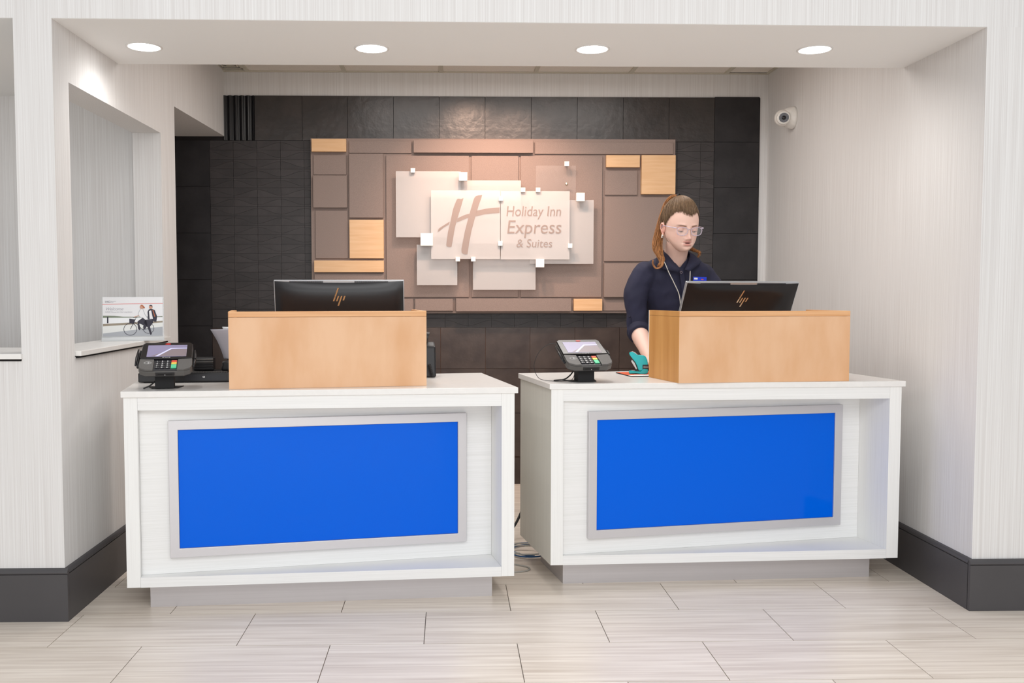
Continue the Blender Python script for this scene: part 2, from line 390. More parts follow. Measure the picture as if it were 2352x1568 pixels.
for col in range(22):
    for rw in range(NR):
        xa = XW0+col*PX; zc = Z0W-(rw+.5)*PZ
        if xa+PX < -1.34: pass
        hidden = (xa > -.78 and xa+PX < 1.31 and zc > 1.03)
        vis = (xa < -.80 and zc > 1.05) or (xa+PX > 1.34 and zc > 1.19) or (.93 < zc < 1.04 and -.12 < xa < 1.0)
        if vis and cnt < 296:
            wave_piece(col, rw, True); wave_piece(col, rw, False)
        elif not hidden: rest.append((col, rw))
bm = bmesh.new()
for col, rw in rest:
    xa = XW0+col*PX; xb = min(xa+PX, 1.5652)
    bm_box(bm, xa+.001, xb-.001, YB-.0105, YB-.003, Z0W-(rw+1)*PZ+.001, Z0W-rw*PZ-.001)
o = obj('mosaic_backing', bm, 'slate_wave', wb); o['kind'] = 'stuff'
# plain square tiles below
xs2 = [-1.3966, -1.13, -.86, -.59, -.325, -.0574, .2075, .4735, .7395, 1.0054, 1.2714, 1.5658]
xs2 = [-1.3966, -1.122, -.856, -.590, -.324, -.052, .2142, .4802, .7462, 1.0122, 1.2782, 1.5658]
zlo = [Z0W-NR*PZ, .6925, .4263, .1640]
for z1_, z0_ in zip(zlo, zlo[1:]):
    for a, b in zip(xs2, xs2[1:]): slate(a, b, z0_, z1_, 'slate_brown')
for a, b in zip(xs2, xs2[1:]): slate(a, b, 0, .160, 'slate_brown', proud=.016)

# acoustic ceiling of the staff area ------------------------------------
struct(box('ceiling_3', XL, XR, 3.85, YB, ZC+.03, ZC+.05, 'dark_gap'))
gr = struct(bpy.data.objects.new('ceiling_4', None), 'suspended ceiling grid with acoustic panels'); COL.objects.link(gr)
tx = [XL, -1.170, -.609, -.046, .508, 1.067, 1.628, XR]
ty = [3.85, 4.36, 4.922, YB]
for i, (a, b) in enumerate(zip(tx, tx[1:])):
    for j, (c, d) in enumerate(zip(ty, ty[1:])):
        if i == 0 and j == 2: continue
        bm = bmesh.new(); bm_box(bm, a+.004, b-.004, c+.004, d-(.004 if not (i == 6 and j == 2) else .03), ZC+.004, ZC+.018)
        obj('acoustic_panel', bm, 'acoustic_tile', gr)
for a in tx[1:-1]: box('grid_bar', a-.012, a+.012, 3.85, YB-.02, ZC-.002, ZC+.004, 'grid_metal', gr)
for c in ty[1:-1]: box('grid_bar', XL, XR, c-.012, c+.012, ZC-.0018, ZC+.0038, 'grid_metal', gr)
box('wall_angle', XL, XR, YB-.02, YB, ZC-.002, ZC+.003, 'grid_metal', gr)
box('wall_angle', XR-.02, XR, 3.85, YB-.02, ZC-.002, ZC+.003, 'grid_metal', gr)
vt = thing('ceiling_vent', (-1.257, 5.19, ZC), 'small square air vent in the ceiling corner above the left wall', 'vent')
for k in range(4):
    e = k*.016; x0, x1, y0, y1 = XL+.01+e, -1.175-e, 4.935+e, YB-.025-e; z = ZC+.002+k*.005; bm = bmesh.new()
    bm_box(bm, x0, x1, y0, y0+.009, z, z+.004); bm_box(bm, x0, x1, y1-.009, y1, z, z+.004)
    bm_box(bm, x0, x0+.009, y0, y1, z, z+.004); bm_box(bm, x1-.009, x1, y0, y1, z, z+.004)
    obj('vent_ring', bm, 'grid_metal', vt)
box('backing', XL+.01, -1.175, 4.935, YB-.025, ZC+.024, ZC+.028, 'acoustic_tile', vt)

# downlights -------------------------------------------------------------
DL = [(-1.1522, 3.577, 'leftmost round downlight in the beam, nearest the pass-through wall'), (-.2942, 3.582, 'second round downlight from the left, above the left desk'),
      (.548, 3.575, 'third round downlight from the left, above the right desk terminal'), (1.400, 3.562, 'rightmost round downlight in the beam, near the right wall')]
first = None
for x, y, lb in DL:
    d = thing('downlight', (x, y, ZS-.0008), lb, 'downlight', 'downlights under the beam')
    if first is None:
        first = d; bm = bmesh.new(); M = Matrix.Translation((0, 0, -.003))
        bm_lathe(bm, [(.0665, .003), (.0665, .0005), (.064, -.0005), (.058, .0005), (.058, .003)], M)
        r1 = obj('trim_ring', bm, 'trim_ring', None, smooth=True); bm = bmesh.new()
        bm_lathe(bm, [(.0572, -.0022), (.0572, -.0012)], None, 40); r2 = obj('lens', bm, 'downlight_glow', None)
        r1.parent = d; r2.parent = d; kids = [r1, r2]
    else:
        for c in kids:
            c2 = c.copy(); COL.objects.link(c2); c2.parent = d
    l = spot('downlight_bulb', (x, y, ZS-.012), (x, y, 0), 12.5 if x > -1 else 11, 168, 1, (1, .99, .98), .055)

# ================================================================== RECEPTION DESKS
S_ = Vector((-.1824, .9832, 0)); B_ = Vector((.9832, .1824, 0))
def desk(o2, fr, depth, vpan, label, plinth, sidem):
    M = frame_m((o2[0], o2[1], 0), B_, S_, (0, 0, 1))
    t = thing('reception_desk', (o2[0], o2[1], 0), label, 'desk')
    u1, v1 = fr; k = v1/u1                                   # front line v = k u
    F = lambda u: k*u
    zb, zt, ztop = .0955, .777, .799
    st = .047; ov = .008
    prism('worktop', [(-ov, F(-ov)-ov), (u1+ov+.004, F(u1)-ov), (u1+ov+.004, depth+ov), (-ov, depth+ov)], zt+.0006, ztop, 'quartz', t, M, bevel=.0012)
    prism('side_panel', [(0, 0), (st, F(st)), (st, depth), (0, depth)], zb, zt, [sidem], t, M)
    prism('side_panel', [(u1-st, F(u1-st)), (u1, F(u1)), (u1, depth), (u1-st, depth)], zb, zt, ['laminate_v'], t, M)
    prism('top_rail', [(st+.0005, F(st)), (u1-st-.0005, F(u1-st)), (u1-st-.0005, vpan+.02), (st+.0005, vpan+.02)], .731, zt, 'laminate_h', t, M)
    prism('bottom_rail', [(st+.0005, F(st)), (u1-st-.0005, F(u1-st)), (u1-st-.0005, depth-.02), (st+.0005, depth-.02)], zb-.0008, .131, 'laminate_h', t, M)
    box('recess_panel', st+.0005, u1-st-.0005, vpan, vpan+.018, .1315, .7305, 'laminate_h', t, M)
    # face strip over the left side panel keeps the vertical grain of the front
    if sidem != 'laminate_v':
        prism('front_edge', [(0.0005, F(0)-.0012), (st, F(st)-.0012), (st, F(st)-.0002), (0.0005, F(0)-.0002)], zb, zt, 'laminate_v', t, M)
    # picture frame of the blue glass
    bm = bmesh.new(); y0, y1 = vpan-.022, vpan-.0005; X0, X1, Z0, Z1, w = .148, 1.237, .192, .689, .0335
    o_ = [(X0, Z0), (X1, Z0), (X1, Z1), (X0, Z1)]; i_ = [(X0+w, Z0+w), (X1-w, Z0+w), (X1-w, Z1-w), (X0+w, Z1-w)]
    vf = [bm.verts.new(M @ Vector((p[0], y0, p[1]))) for p in o_]; vi = [bm.verts.new(M @ Vector((p[0], y0, p[1]))) for p in i_]
    bf = [bm.verts.new(M @ Vector((p[0], y1, p[1]))) for p in o_]; bi = [bm.verts.new(M @ Vector((p[0], y1, p[1]))) for p in i_]
    for i in range(4):
        j = (i+1) % 4
        bm.faces.new((vf[i], vf[j], vi[j], vi[i])); bm.faces.new((vf[i], bf[i], bf[j], vf[j])); bm.faces.new((vi[i], vi[j], bi[j], bi[i])); bm.faces.new((bf[i], bi[i], bi[j], bf[j]))
    f = obj('panel_frame', bm, 'frame_silver', t, bevel=.0015); f['label'] = 'silver metal frame'
    g = box('glass_panel', X0+w+.0006, X1-w-.0006, y0+.006, y1-.0005, Z0+w+.0006, Z1-w-.0006, 'blue_glass', t, M); g['label'] = 'glossy bright blue glass panel'
    (pa, pb), ins = plinth, 0
    A = M.inverted() @ Vector((pa[0], pa[1], 0)); Bq = M.inverted() @ Vector((pb[0], pb[1], 0))
    p = prism('plinth', [(A.x, A.y), (Bq.x, Bq.y), (Bq.x, depth-.08), (A.x, depth-.08)], 0, zb-.0012, 'brushed_alu', t, M)
    p['label'] = 'brushed aluminium plinth'
    return t
desk((-1.150, 3.271), (1.386, -.1465), .462, .027, 'white reception desk on the left, its blue panel nearer the pass-through', ((-1.092, 3.345), (.160, 3.441)), 'laminate_v')
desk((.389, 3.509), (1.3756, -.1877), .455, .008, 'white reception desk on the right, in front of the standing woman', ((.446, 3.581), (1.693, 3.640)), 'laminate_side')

# ------------------------------------------------------------------ maple screens on the desks
ZD = .7995
def screen_box(a, b, sdir, dep, ztop, label, sidem, lipw):
    a = Vector((*a, 0)); b = Vector((*b, 0)); sdir = Vector((*sdir, 0)).normalized(); d = (b-a).normalized(); nn = Vector((-d.y, d.x, 0)); th = .018
    t = thing('monitor_screen_box', (a.x, a.y, ZD), label, 'privacy box')
    P = lambda v: (v.x, v.y)
    q = sdir*(th/sdir.dot(nn))
    c = .021
    prism('front_panel', [P(a), P(b), P(b+q), P(a+q)], ZD, ztop-c, 'ply', t)
    prism('top_edge', [P(a-nn*.0008), P(b-nn*.0008), P(b+q), P(a+q)], ztop-c+.0009, ztop, 'ply_edge', t, bevel=.001)
    for s, pnt, sg in ((0, a, 1), (1, b, -1)):
        w = d*(th*sg)
        A = pnt+q*1.002; E = pnt+sdir*dep
        ov_ = d*(-.0009*sg); q0 = q*1.002
        poly = [P(pnt+ov_), P(pnt), P(pnt+q0), P(pnt+q0+w), P(E+w), P(E+ov_)] if sg > 0 else [P(A), P(A+w), P(E+w), P(E)]
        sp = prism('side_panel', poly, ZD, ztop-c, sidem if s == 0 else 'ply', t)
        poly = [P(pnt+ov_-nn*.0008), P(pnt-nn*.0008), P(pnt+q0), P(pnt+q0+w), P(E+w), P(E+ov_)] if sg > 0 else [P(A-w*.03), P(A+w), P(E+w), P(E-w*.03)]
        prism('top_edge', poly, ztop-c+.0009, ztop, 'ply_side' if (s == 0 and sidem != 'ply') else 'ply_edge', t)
        if s == 0 and lipw:
            e = prism('edge_band', [P(E-w*.14), P(E+w), P(E+w+sdir*.0015), P(E-w*.14+sdir*.0015)], ZD+.06, ztop, 'white_edge', t); e['label'] = 'white edge band'
    return t
screen_box((-.7919, 3.3328), (-.085, 3.4374), (-.1824, .9832), .27, 1.0785, 'plywood box screen on the left desk, hiding the monitor base', 'ply', False)
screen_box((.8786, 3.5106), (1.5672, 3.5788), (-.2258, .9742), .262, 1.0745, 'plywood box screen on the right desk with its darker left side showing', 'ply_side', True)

# ------------------------------------------------------------------ monitors
def monitor(pl, yaw, tilt, w, label, base_y):
    # pl: world point of the upper left corner of the back; u runs right, n towards the camera
    u = Vector((math.cos(yaw), math.sin(yaw), 0)); n0 = Vector((math.sin(yaw), -math.cos(yaw), 0))
    dn = (Vector((0, 0, -1))*math.cos(tilt)-n0*math.sin(tilt)).normalized(); n = u.cross(-dn).normalized()
    if n.dot(n0) < 0: n = -n
    h = w*.605
    M = frame_m(pl, u, dn, n)
    base = Vector(pl)+u*(w/2)+Vector((0, 0, 0)); 
    ctr = M @ Vector((w/2, h/2, -.01))
    t = thing('monitor', (ctr.x, ctr.y, ZD), label, 'monitor')
    bm = bmesh.new(); bm_box(bm, 0, w, 0, h, -.014, .0, M); o = obj('bezel_rim', bm, 'monitor_silver', t, bevel=.0015); o['label'] = 'silver rim'
    # bulging back shell
    bm = bmesh.new(); nx, nz = 26, 16; g = []
    for j in range(nz+1):
        r = []
        for i in range(nx+1):
            a, b = i/nx, j/nz; bl = (1-(2*a-1)**4)*(1-(2*b-1)**4)
            x = .003+(w-.006)*a; yy = .004+(h-.008)*b+.007*(1-(2*a-1)**2)*(1-b)**3
            r.append(bm.verts.new(M @ Vector((x, yy, .0008+.016*max(bl, 0)**.6))))
        g.append(r)
    for j in range(nz):
        for i in range(nx): bm.faces.new((g[j][i], g[j][i+1], g[j+1][i+1], g[j+1][i]))
    obj('back_shell', bm, 'monitor_back', t, smooth=True)
    for a0, a1 in ((.12, .38), (.62, .88)):
        bm = bmesh.new(); k = 44
        for i in range(k):
            x = w*(a0+(a1-a0)*i/k); bm_box(bm, x, x+w*(a1-a0)/k*.55, .0042, .0075+.003, .0005, .0035, M)
        o = obj('vent_slots', bm, 'monitor_vent', t); o['kind'] = 'stuff'
    bm = bmesh.new(); bm_box(bm, .004, w-.004, .004, h-.004, -.0152, -.0141, M); obj('display', bm, 'screen_black', t)
    # logo: four slanted bars
    bm = bmesh.new(); cx, cy, LS = w/2-.002, .066, 1.5
    def bar(x, y0, y1, wd=.0040):
        sl = .37; q = []
        for (xx, yy) in ((x+wd/2-sl*y0, y0), (x-wd/2-sl*y0, y0), (x-wd/2-sl*y1, y1), (x+wd/2-sl*y1, y1)):
            q.append((cx+xx*LS, cy+yy*LS))
        a = [bm.verts.new(M @ Vector((p[0], p[1], .0172))) for p in q]; b = [bm.verts.new(M @ Vector((p[0], p[1], .0150))) for p in q]
        bm.faces.new(a); bm.faces.new(b[::-1])
        for i in range(4): bm.faces.new((a[i], a[(i+1) % 4], b[(i+1) % 4], b[i]))
    bar(-.0085, -.024, .0); bar(-.0085, .0012, .0125); bar(.0000, -.002, .0125); bar(.0085, -.002, .0250); bar(.0170, -.002, .0100)
    o = obj('logo', bm, 'chrome', t); o['label'] = 'slanted metallic letters logo'
    # stand
    c1 = M @ Vector((w/2, h*.55, .012)); zmin = ZD
    back = Vector((0, 0, 0))-Vector((n0.x, n0.y, 0))
    bm = bmesh.new(); ft = Vector((c1.x+n0.x*.02, c1.y+n0.y*.02, ZD))
    Ms = frame_m(ft, u, -n0, (0, 0, 1))
    bm_box(bm, -.035, .035, -.008, .008, .008, c1.z-ZD, Ms); obj('stand_column', bm, 'monitor_silver', t, bevel=.003)
    bm = bmesh.new(); bm_box(bm, -.10, .10, -.03, .12, 0, .008, Ms); obj('stand_base', bm, 'monitor_silver', t, bevel=.003)
    return t
monitor((-.7168, 3.80, 1.1972), math.radians(0), math.radians(9), .531, 'black monitor seen from behind, its lower half hidden by the left plywood box', 3.8)
monitor((.9680, 3.75, 1.1880), math.radians(15), math.radians(24), .532, 'black monitor tilted and turned, in front of the woman in navy', 3.8)

# ------------------------------------------------------------------ card terminals
def terminal(c, yaw, tilt, label, side):
    # c: centre of the face; x right, y up the slope, z out of the face
    ex = Vector((math.cos(yaw), math.sin(yaw), 0)); fy = Vector((-math.sin(yaw), math.cos(yaw), 0))
    ey = (fy*math.cos(tilt)+Vector((0, 0, 1))*math.sin(tilt)).normalized(); ez = ex.cross(ey)
    M = frame_m(c, ex*.895, ey*.93, ez*.95)
    pole = Vector(c)+fy*.0; 
    t = thing('card_terminal', (side[0], side[1], ZD), label, 'card reader', 'payment terminals on the desks')
    w, l = .103, .104                                             # half sizes
    def outline(s=1, inset=0):
        a, b = w-inset, l-inset; c_ = .018
        return [(-a+.030, -b), (a-.030, -b), (a-.006, -b+.014), (a, -b+.034), (a-.004, b-.012), (a-.014, b), (-a+.014, b), (-a+.004, b-.012), (-a, -b+.034), (-a+.006, -b+.014)]
    def slab(name, pts, z0, z1, m_, parent=t, bevel=0):
        return prism(name, pts, z0, z1, m_, parent, M, bevel)
    # lower housing: face split round the keypad well
    kw = .046; ky0, ky1 = -l, -.024
    slab('housing', outline(), -.030, -.009, 'term_body', bevel=.003)
    a, b = w, l
    slab('face_left', [(-a+.030, -b), (-kw, -b), (-kw, ky1), (-a+.002, ky1+.004), (-a, -b+.034), (-a+.006, -b+.014)], -.0088, 0, 'term_body', bevel=.002)
    slab('face_right', [(a-.030, -b), (kw, -b), (kw, ky1), (a-.002, ky1+.004), (a, -b+.034), (a-.006, -b+.014)], -.0088, 0, 'term_body', bevel=.002)
    slab('screen_bezel', [(-a+.001, ky1+.0046), (a-.001, ky1+.0046), (a-.004, b-.012), (a-.014, b), (-a+.014, b), (-a+.004, b-.012)], -.0088, .0022, 'term_bezel', bevel=.003)
    sc = slab('display', [(-.077, -.009), (.077, -.009), (.077, .081), (-.077, .081)], .0023, .0029, 'term_screen')
    # landscape picture on the screen
    bm = bmesh.new(); bm_prism(bm, [(-.060, -.006), (-.014, .028), (.02, .048), (.0767, .048), (.0767, -.008)], .0030, .0031, M); o = obj('picture_hill', bm, 'term_screen_hill', sc)
    bm = bmesh.new(); pts = [(-.045, -.0065), (-.033, -.0065), (.017, .050), (.0767, .052), (.0767, .057), (.013, .056)]; bm_prism(bm, pts, .0032, .0033, M); obj('picture_road', bm, 'term_screen_line', sc)
    bm = bmesh.new(); n = 20; bm_prism(bm, [(.0+.0115*math.cos(k*2*math.pi/n), .0905+.0040*math.sin(k*2*math.pi/n)) for k in range(n)], .0023, .003, M)
    o = obj('red_badge', bm, 'logo_red', t); o['label'] = 'red oval logo'
    text_mesh('iSC Touch 480', .0052, M @ Matrix.Translation((0, -.0165, .0024)), 'print_white', 'model_text', t, align='CENTER')
    # keypad well
    slab('keypad_base', [(-kw+.0005, -b+.004), (kw-.0005, -b+.004), (kw-.0005, ky1+.0036), (-kw+.0005, ky1+.0036)], -.0088, -.0070, 'key_black')
    for r in range(4):
        for q in range(3):
            x = -.0310+q*.0200; yk = -.0355-r*.0150
            k_ = slab('key', [(x-.0088, yk-.0058), (x+.0088, yk-.0058), (x+.0088, yk+.0058), (x-.0088, yk+.0058)], -.0068, -.0035, 'key_black', bevel=.0008)
            s_ = ['1', '2', '3', '4', '5', '6', '7', '8', '9', '*', '0', '#'][r*3+q]
            text_mesh(s_+' ABC'[:0], .0115, M @ Matrix.Translation((x-.0050, yk-.0040, -.0034)), 'print_white', 'digit', k_)
    for yk, hh, mm in ((-.0355, .0058, 'key_red'), (-.0505, .0058, 'key_yellow'), (-.0732, .0133, 'key_green')):
        k_ = slab('key', [(.0215, yk-hh), (.0425, yk-hh), (.0425, yk+hh), (.0215, yk+hh)], -.0068, -.0028, mm, bevel=.0008); k_['label'] = mm[4:]+' key'
    # contactless mark
    bm = bmesh.new()
    for rr in (.0035, .006, .0085):
        pts = [(-.072+rr*math.cos(x_), -.052+rr*math.sin(x_), .0004) for x_ in [(-.7+1.4*i/8) for i in range(9)]]; bm_tube(bm, pts, .0005, 5, M)
    n = 24; bm_tube(bm, [(-.069+.014*math.cos(k*2*math.pi/n), -.052+.0082*math.sin(k*2*math.pi/n), .0003) for k in range(n)], .0004, 5, M, closed=True)
    obj('contactless_mark', bm, 'print_white', t)
    # front lip with card slot
    bm = bmesh.new(); bm_box(bm, -.036, .036, -l-.004, -l+.006, -.026, -.012, M); obj('card_slot', bm, 'term_dark', t, bevel=.0015)
    bm = bmesh.new(); bm_box(bm, -.028, .028, -l-.0046, -l-.002, -.0205, -.0180, M); obj('slot_mouth', bm, 'dark_gap', t)
    bm = bmesh.new(); bm_ball(bm, Vector((0, -l-.0045, -.0215)), .0016, 8, M); obj('slot_light', bm, 'print_white', t)
    slab('base_tray', outline(1, .004), -.0345, -.0302, 'frame_silver' if False else 'term_dark', bevel=.0015)
    # stylus holder strips at both sides
    for sg in (-1, 1):
        bm = bmesh.new(); bm_tube(bm, [(sg*(w+.004), -.060, -.016), (sg*(w+.007), -.03, -.013), (sg*(w+.006), .035, -.013), (sg*(w+.004), .07, -.016)], [.004, .005, .005, .003], 8, M)
        obj('side_bumper', bm, 'black_plastic', t, smooth=True)
    bm = bmesh.new(); bm_tube(bm, [(-w-.012, -.06, -.006), (-w-.013, .0, -.004), (-w-.011, .062, -.006)], [.003, .0042, .003], 8, M); o = obj('stylus', bm, 'black_plastic', t, smooth=True)
    bm = bmesh.new(); bm_box(bm, w+.006, w+.013, -.012, .02, -.016, -.004, M); obj('card_reader_slot', bm, 'term_dark', t, bevel=.001)
    # stand: upright plate and foot
    P0 = Vector((side[0], side[1], 0)); Ms = frame_m((side[0], side[1], 0), ex, fy, (0, 0, 1))
    hz = (Vector(c)-ez*.0345).z
    yy = (Vector(c)-P0).dot(fy)
    bm = bmesh.new()
    za = hz-(yy-0)*math.tan(tilt)
    vs = [(-.033, 0, ZD+.002), (.033, 0, ZD+.002), (.033, .05, ZD+.002), (-.033, .05, ZD+.002), (-.033, 0, za-.001), (.033, 0, za-.001), (.033, .05, za+.05*math.tan(tilt)-.001), (-.033, .05, za+.05*math.tan(tilt)-.001)]
    v = [bm.verts.new(Ms @ Vector(q)) for q in vs]
    for f in ((0, 1, 2, 3), (4, 5, 6, 7), (0, 1, 5, 4), (1, 2, 6, 5), (2, 3, 7, 6), (3, 0, 4, 7)): bm.faces.new([v[i] for i in f])
    obj('stand', bm, 'black_matte', t, bevel=.001)
    prism('foot_plate', [(-.045, .01), (.045, .01), (.062, .075), (-.062, .075)], ZD, ZD+.003, 'black_matte', t, Ms)
    return t, M, Ms
tA, MA, MsA = terminal((-1.030, 3.385, .9165), math.radians(12), math.radians(26), 'dark grey card terminal at the left end of the left desk', (-1.030, 3.354))
tB, MB, MsB = terminal((.528, 3.598, .9145), math.radians(11.5), math.radians(26), 'dark grey card terminal near the left corner of the right desk', (.531, 3.562))
# terminal cables (own things)
def smooth_path(pts, n=8):
    pts = [Vector(p) for p in pts]; out = []
    for i in range(len(pts)-1):
        p0 = pts[max(i-1, 0)]; p1 = pts[i]; p2 = pts[i+1]; p3 = pts[min(i+2, len(pts)-1)]
        for k in range(n):
            t = k/n; out.append(.5*((2*p1)+(-p0+p2)*t+(2*p0-5*p1+4*p2-p3)*t*t+(-p0+3*p1-3*p2+p3)*t**3))
    out.append(pts[-1]); return out
def cable(name, pts, r, m_, parent=None, label=None, cat='cable', group=None, n=8, seg=8):
    bm = bmesh.new(); bm_tube(bm, smooth_path(pts, n), r, seg)
    o = obj(name, bm, m_, parent, smooth=True)
    if label: tag(o, label, cat, group)
    return o
cable('cable', [(-1.035, 3.42, .868), (-1.052, 3.375, .845), (-1.075, 3.345, .815), (-1.10, 3.335, ZD+.003)], .0028, 'rubber_cable', tA)
cable('stylus_cord', [(.432, 3.66, .940), (.40, 3.67, .942), (.36, 3.66, .915), (.335, 3.64, .86), (.35, 3.62, .812), (.39, 3.60, ZD+.002), (.45, 3.585, ZD+.002), (.48, 3.60, ZD+.006), (.495, 3.62, .83), (.51, 3.63, .862)], .0011, 'rubber_cable', tB)
cable('cable', [(.50, 3.64, .866), (.485, 3.63, .83), (.455, 3.60, ZD+.0095), (.425, 3.585, ZD+.0055), (.41, 3.595, ZD+.0035), (.44, 3.585, ZD+.0065), (.475, 3.555, ZD+.0035)], .0027, 'rubber_cable', tB)

# ------------------------------------------------------------------ slim black device, roller, organiser and papers on the left desk
pd = thing('slim_device', (-1.02, 3.60, ZD), 'flat black office device with a perforated top behind the left card terminal', 'office device')
yw = math.radians(5); Md = Matrix.Translation((-1.196, 3.566, ZD)) @ Matrix.Rotation(yw, 4, 'Z')
bm = bmesh.new(); bm_box(bm, 0, .345, 0, .15, .002, .038, Md); obj('case', bm, 'black_plastic', pd, bevel=.004)
bm = bmesh.new()
for i in range(30):
    for j in range(5): bm_box(bm, .15+i*.0062, .1535+i*.0062, .004+j*.007, .0078+j*.007, .0375, .0405, Md)
o = obj('top_perforation', bm, 'term_body', pd); o['kind'] = 'stuff'
bm = bmesh.new(); bm_box(bm, .175, .335, -.0012, .001, .010, .030, Md); obj('port_cover', bm, 'key_black', pd)
bm = bmesh.new(); bm_box(bm, .243, .251, -.0018, -.0008, .019, .0205, Md); bm_box(bm, .243, .251, -.0018, -.0008, .0235, .025, Md); bm_box(bm, .243, .2445, -.0018, -.0008, .0205, .0235, Md); bm_box(bm, .2495, .251, -.0018, -.0008, .0205, .0235, Md)
obj('port_symbol', bm, 'print_white', pd)
bm = bmesh.new(); bm_box(bm, .02, .33, .01, .14, 0, .0022, Md); obj('foot', bm, 'black_matte', pd)
rb = thing('ribbed_box', (-.955, 3.66, ZD+.04), 'small black box with a ribbed front standing on the flat black device', 'box')
Mr = Matrix.Translation((-1.005, 3.640, ZD+.0405)) @ Matrix.Rotation(yw, 4, 'Z')
bm = bmesh.new(); n = 14; pr = []
bm_box(bm, 0, .078, .004, .05, 0, .052, Mr); obj('body', bm, 'black_plastic', rb, bevel=.004)
for k in range(5):
    bm = bmesh.new(); bm_tube(bm, [(.002, .004, .006+k*.0095), (.076, .004, .006+k*.0095)], .0035, 8, Mr); obj('rib', bm, 'black_matte' if k < 3 else 'term_body', rb, smooth=True)
og = thing('desk_organiser', (-.873, 3.66, ZD+.041), 'round black organiser cup on the flat device, half behind the left plywood box', 'organiser')
bm = bmesh.new(); Mo = Matrix.Translation((-.863, 3.665, ZD+.0408))
bm_lathe(bm, [(.036, 0), (.038, .006), (.037, .014), (.0345, .018), (.0345, .030), (.030, .036), (.012, .0385)], Mo, 28); obj('cup', bm, 'black_plastic', og, smooth=True)
def sheet(name, pts_l, pts_r, m_, label, group):
    bm = bmesh.new(); n = len(pts_l); g = []
    for a, b in zip(pts_l, pts_r):
        a, b = Vector(a), Vector(b); r = []
        for k in range(7):
            t = k/6; p = a.lerp(b, t); p.y -= .012*math.sin(t*math.pi); r.append(bm.verts.new(p))
        g.append(r)
    for i in range(n-1):
        for k in range(6): bm.faces.new((g[i][k], g[i][k+1], g[i+1][k+1], g[i+1][k]))
    o = obj(name, bm, m_, None, smooth=True); s = o.modifiers.new('s', 'SOLIDIFY'); s.thickness = .0003
    return tag(o, label, 'paper', group)
sheet('paper_sheet', smooth_path([(-.951, 3.70, 1.0), (-.928, 3.71, .955), (-.912, 3.712, .915), (-.902, 3.712, .882)], 5), smooth_path([(-.85, 3.735, 1.003), (-.82, 3.735, .955), (-.81, 3.73, .915), (-.80, 3.72, .882)], 5), 'paper', 'curled grey sheet of paper leaning out behind the left plywood box', 'papers by the left box')
sheet('paper_sheet', smooth_path([(-.915, 3.745, 1.009), (-.90, 3.745, .96), (-.89, 3.742, .92), (-.885, 3.738, .884)], 5), smooth_path([(-.80, 3.76, 1.009), (-.79, 3.76, .96), (-.785, 3.757, .92), (-.78, 3.75, .884)], 5), 'paper_white', 'flat white sheet of paper just behind the curled grey one', 'papers by the left box')
# a back rest that carries the papers
box('paper_rest', -.90, -.79, 3.762, 3.768, .0405+ZD-.0405, .95, 'black_plastic', og)

# ------------------------------------------------------------------ desk phone
ph = thing('desk_phone', (-.13, 3.82, ZD), 'black desk phone standing upright at the right of the left plywood box', 'phone')
Mp = Matrix.Translation((-.150, 3.80, ZD)) @ Matrix.Rotation(math.radians(8), 4, 'Z')
bm = bmesh.new(); pts = [(-.04, 0), (-.02, .125), (.012, .145), (.045, .135), (.06, .03), (.055, 0)]
a = [bm.verts.new(Mp @ Vector((-.010, p[0], p[1]))) for p in pts]; b = [bm.verts.new(Mp @ Vector((.092, p[0], p[1]))) for p in pts]
bm.faces.new(a); bm.faces.new(b[::-1])
for i in range(6): bm.faces.new((a[i], a[(i+1) % 6], b[(i+1) % 6], b[i]))
obj('body', bm, 'black_plastic', ph, bevel=.007)
bm = bmesh.new(); bm_box(bm, .088, .0945, -.010, .025, .02, .10, Mp); obj('side_trim', bm, 'term_body', ph, bevel=.002)
bm = bmesh.new(); bm_tube(bm, [(-.012, 0, .164), (-.005, 0, .168), (0, 0, .170), (.03, 0, .168), (.064, -.004, .160)], [.016, .017, .017, .018, .0225], 16, Mp, sy=1.1); obj('handset', bm, 'black_plastic', ph, smooth=True, bevel=.004)
bm = bmesh.new(); hp = []
for i in range(150):
    t = i/149; a_ = t*2*math.pi*14; hp.append((.062+.012*t+.005*math.cos(a_), -.052-.02*t+.005*math.sin(a_), .055-.048*t))
bm_tube(bm, hp, .0016, 6, Mp); obj('coiled_cord', bm, 'rubber_cable', ph, smooth=True)

# ------------------------------------------------------------------ stapler and card
mt_ = thing('leaflet_board', (.78, 3.86, ZD), 'orange and white leaflet on a thin black board under the teal stapler', 'leaflet')
pl_ = [(.7167, 3.955), (.748, 3.772), (.95, 3.805), (.918, 3.985)]
prism('board', pl_, ZD, ZD+.003, 'black_matte', mt_)
prism('leaflet', [(.719, 3.953), (.742, 3.812), (.945, 3.845), (.917, 3.982)], ZD+.0031, ZD+.0039, 'orange_card', mt_)
prism('leaflet_border', [(.7425, 3.811), (.7485, 3.776), (.948, 3.808), (.9455, 3.844)], ZD+.0031, ZD+.0039, 'white_card', mt_)
bm = bmesh.new(); random.seed(3)
for i in range(16):
    for j in range(3):
        x = .775+i*.0065+random.uniform(-.001, .001); y_ = 3.828+j*.012+i*.001; bm_box(bm, x, x+random.uniform(.002, .005), y_, y_+.004, ZD+.004, ZD+.0043)
o = obj('small_print', bm, 'white_card', mt_); o['kind'] = 'stuff'
sp = thing('stapler', (.80, 3.90, ZD+.004), 'teal hand stapler standing on the orange leaflet beside the woman\'s hand', 'stapler')
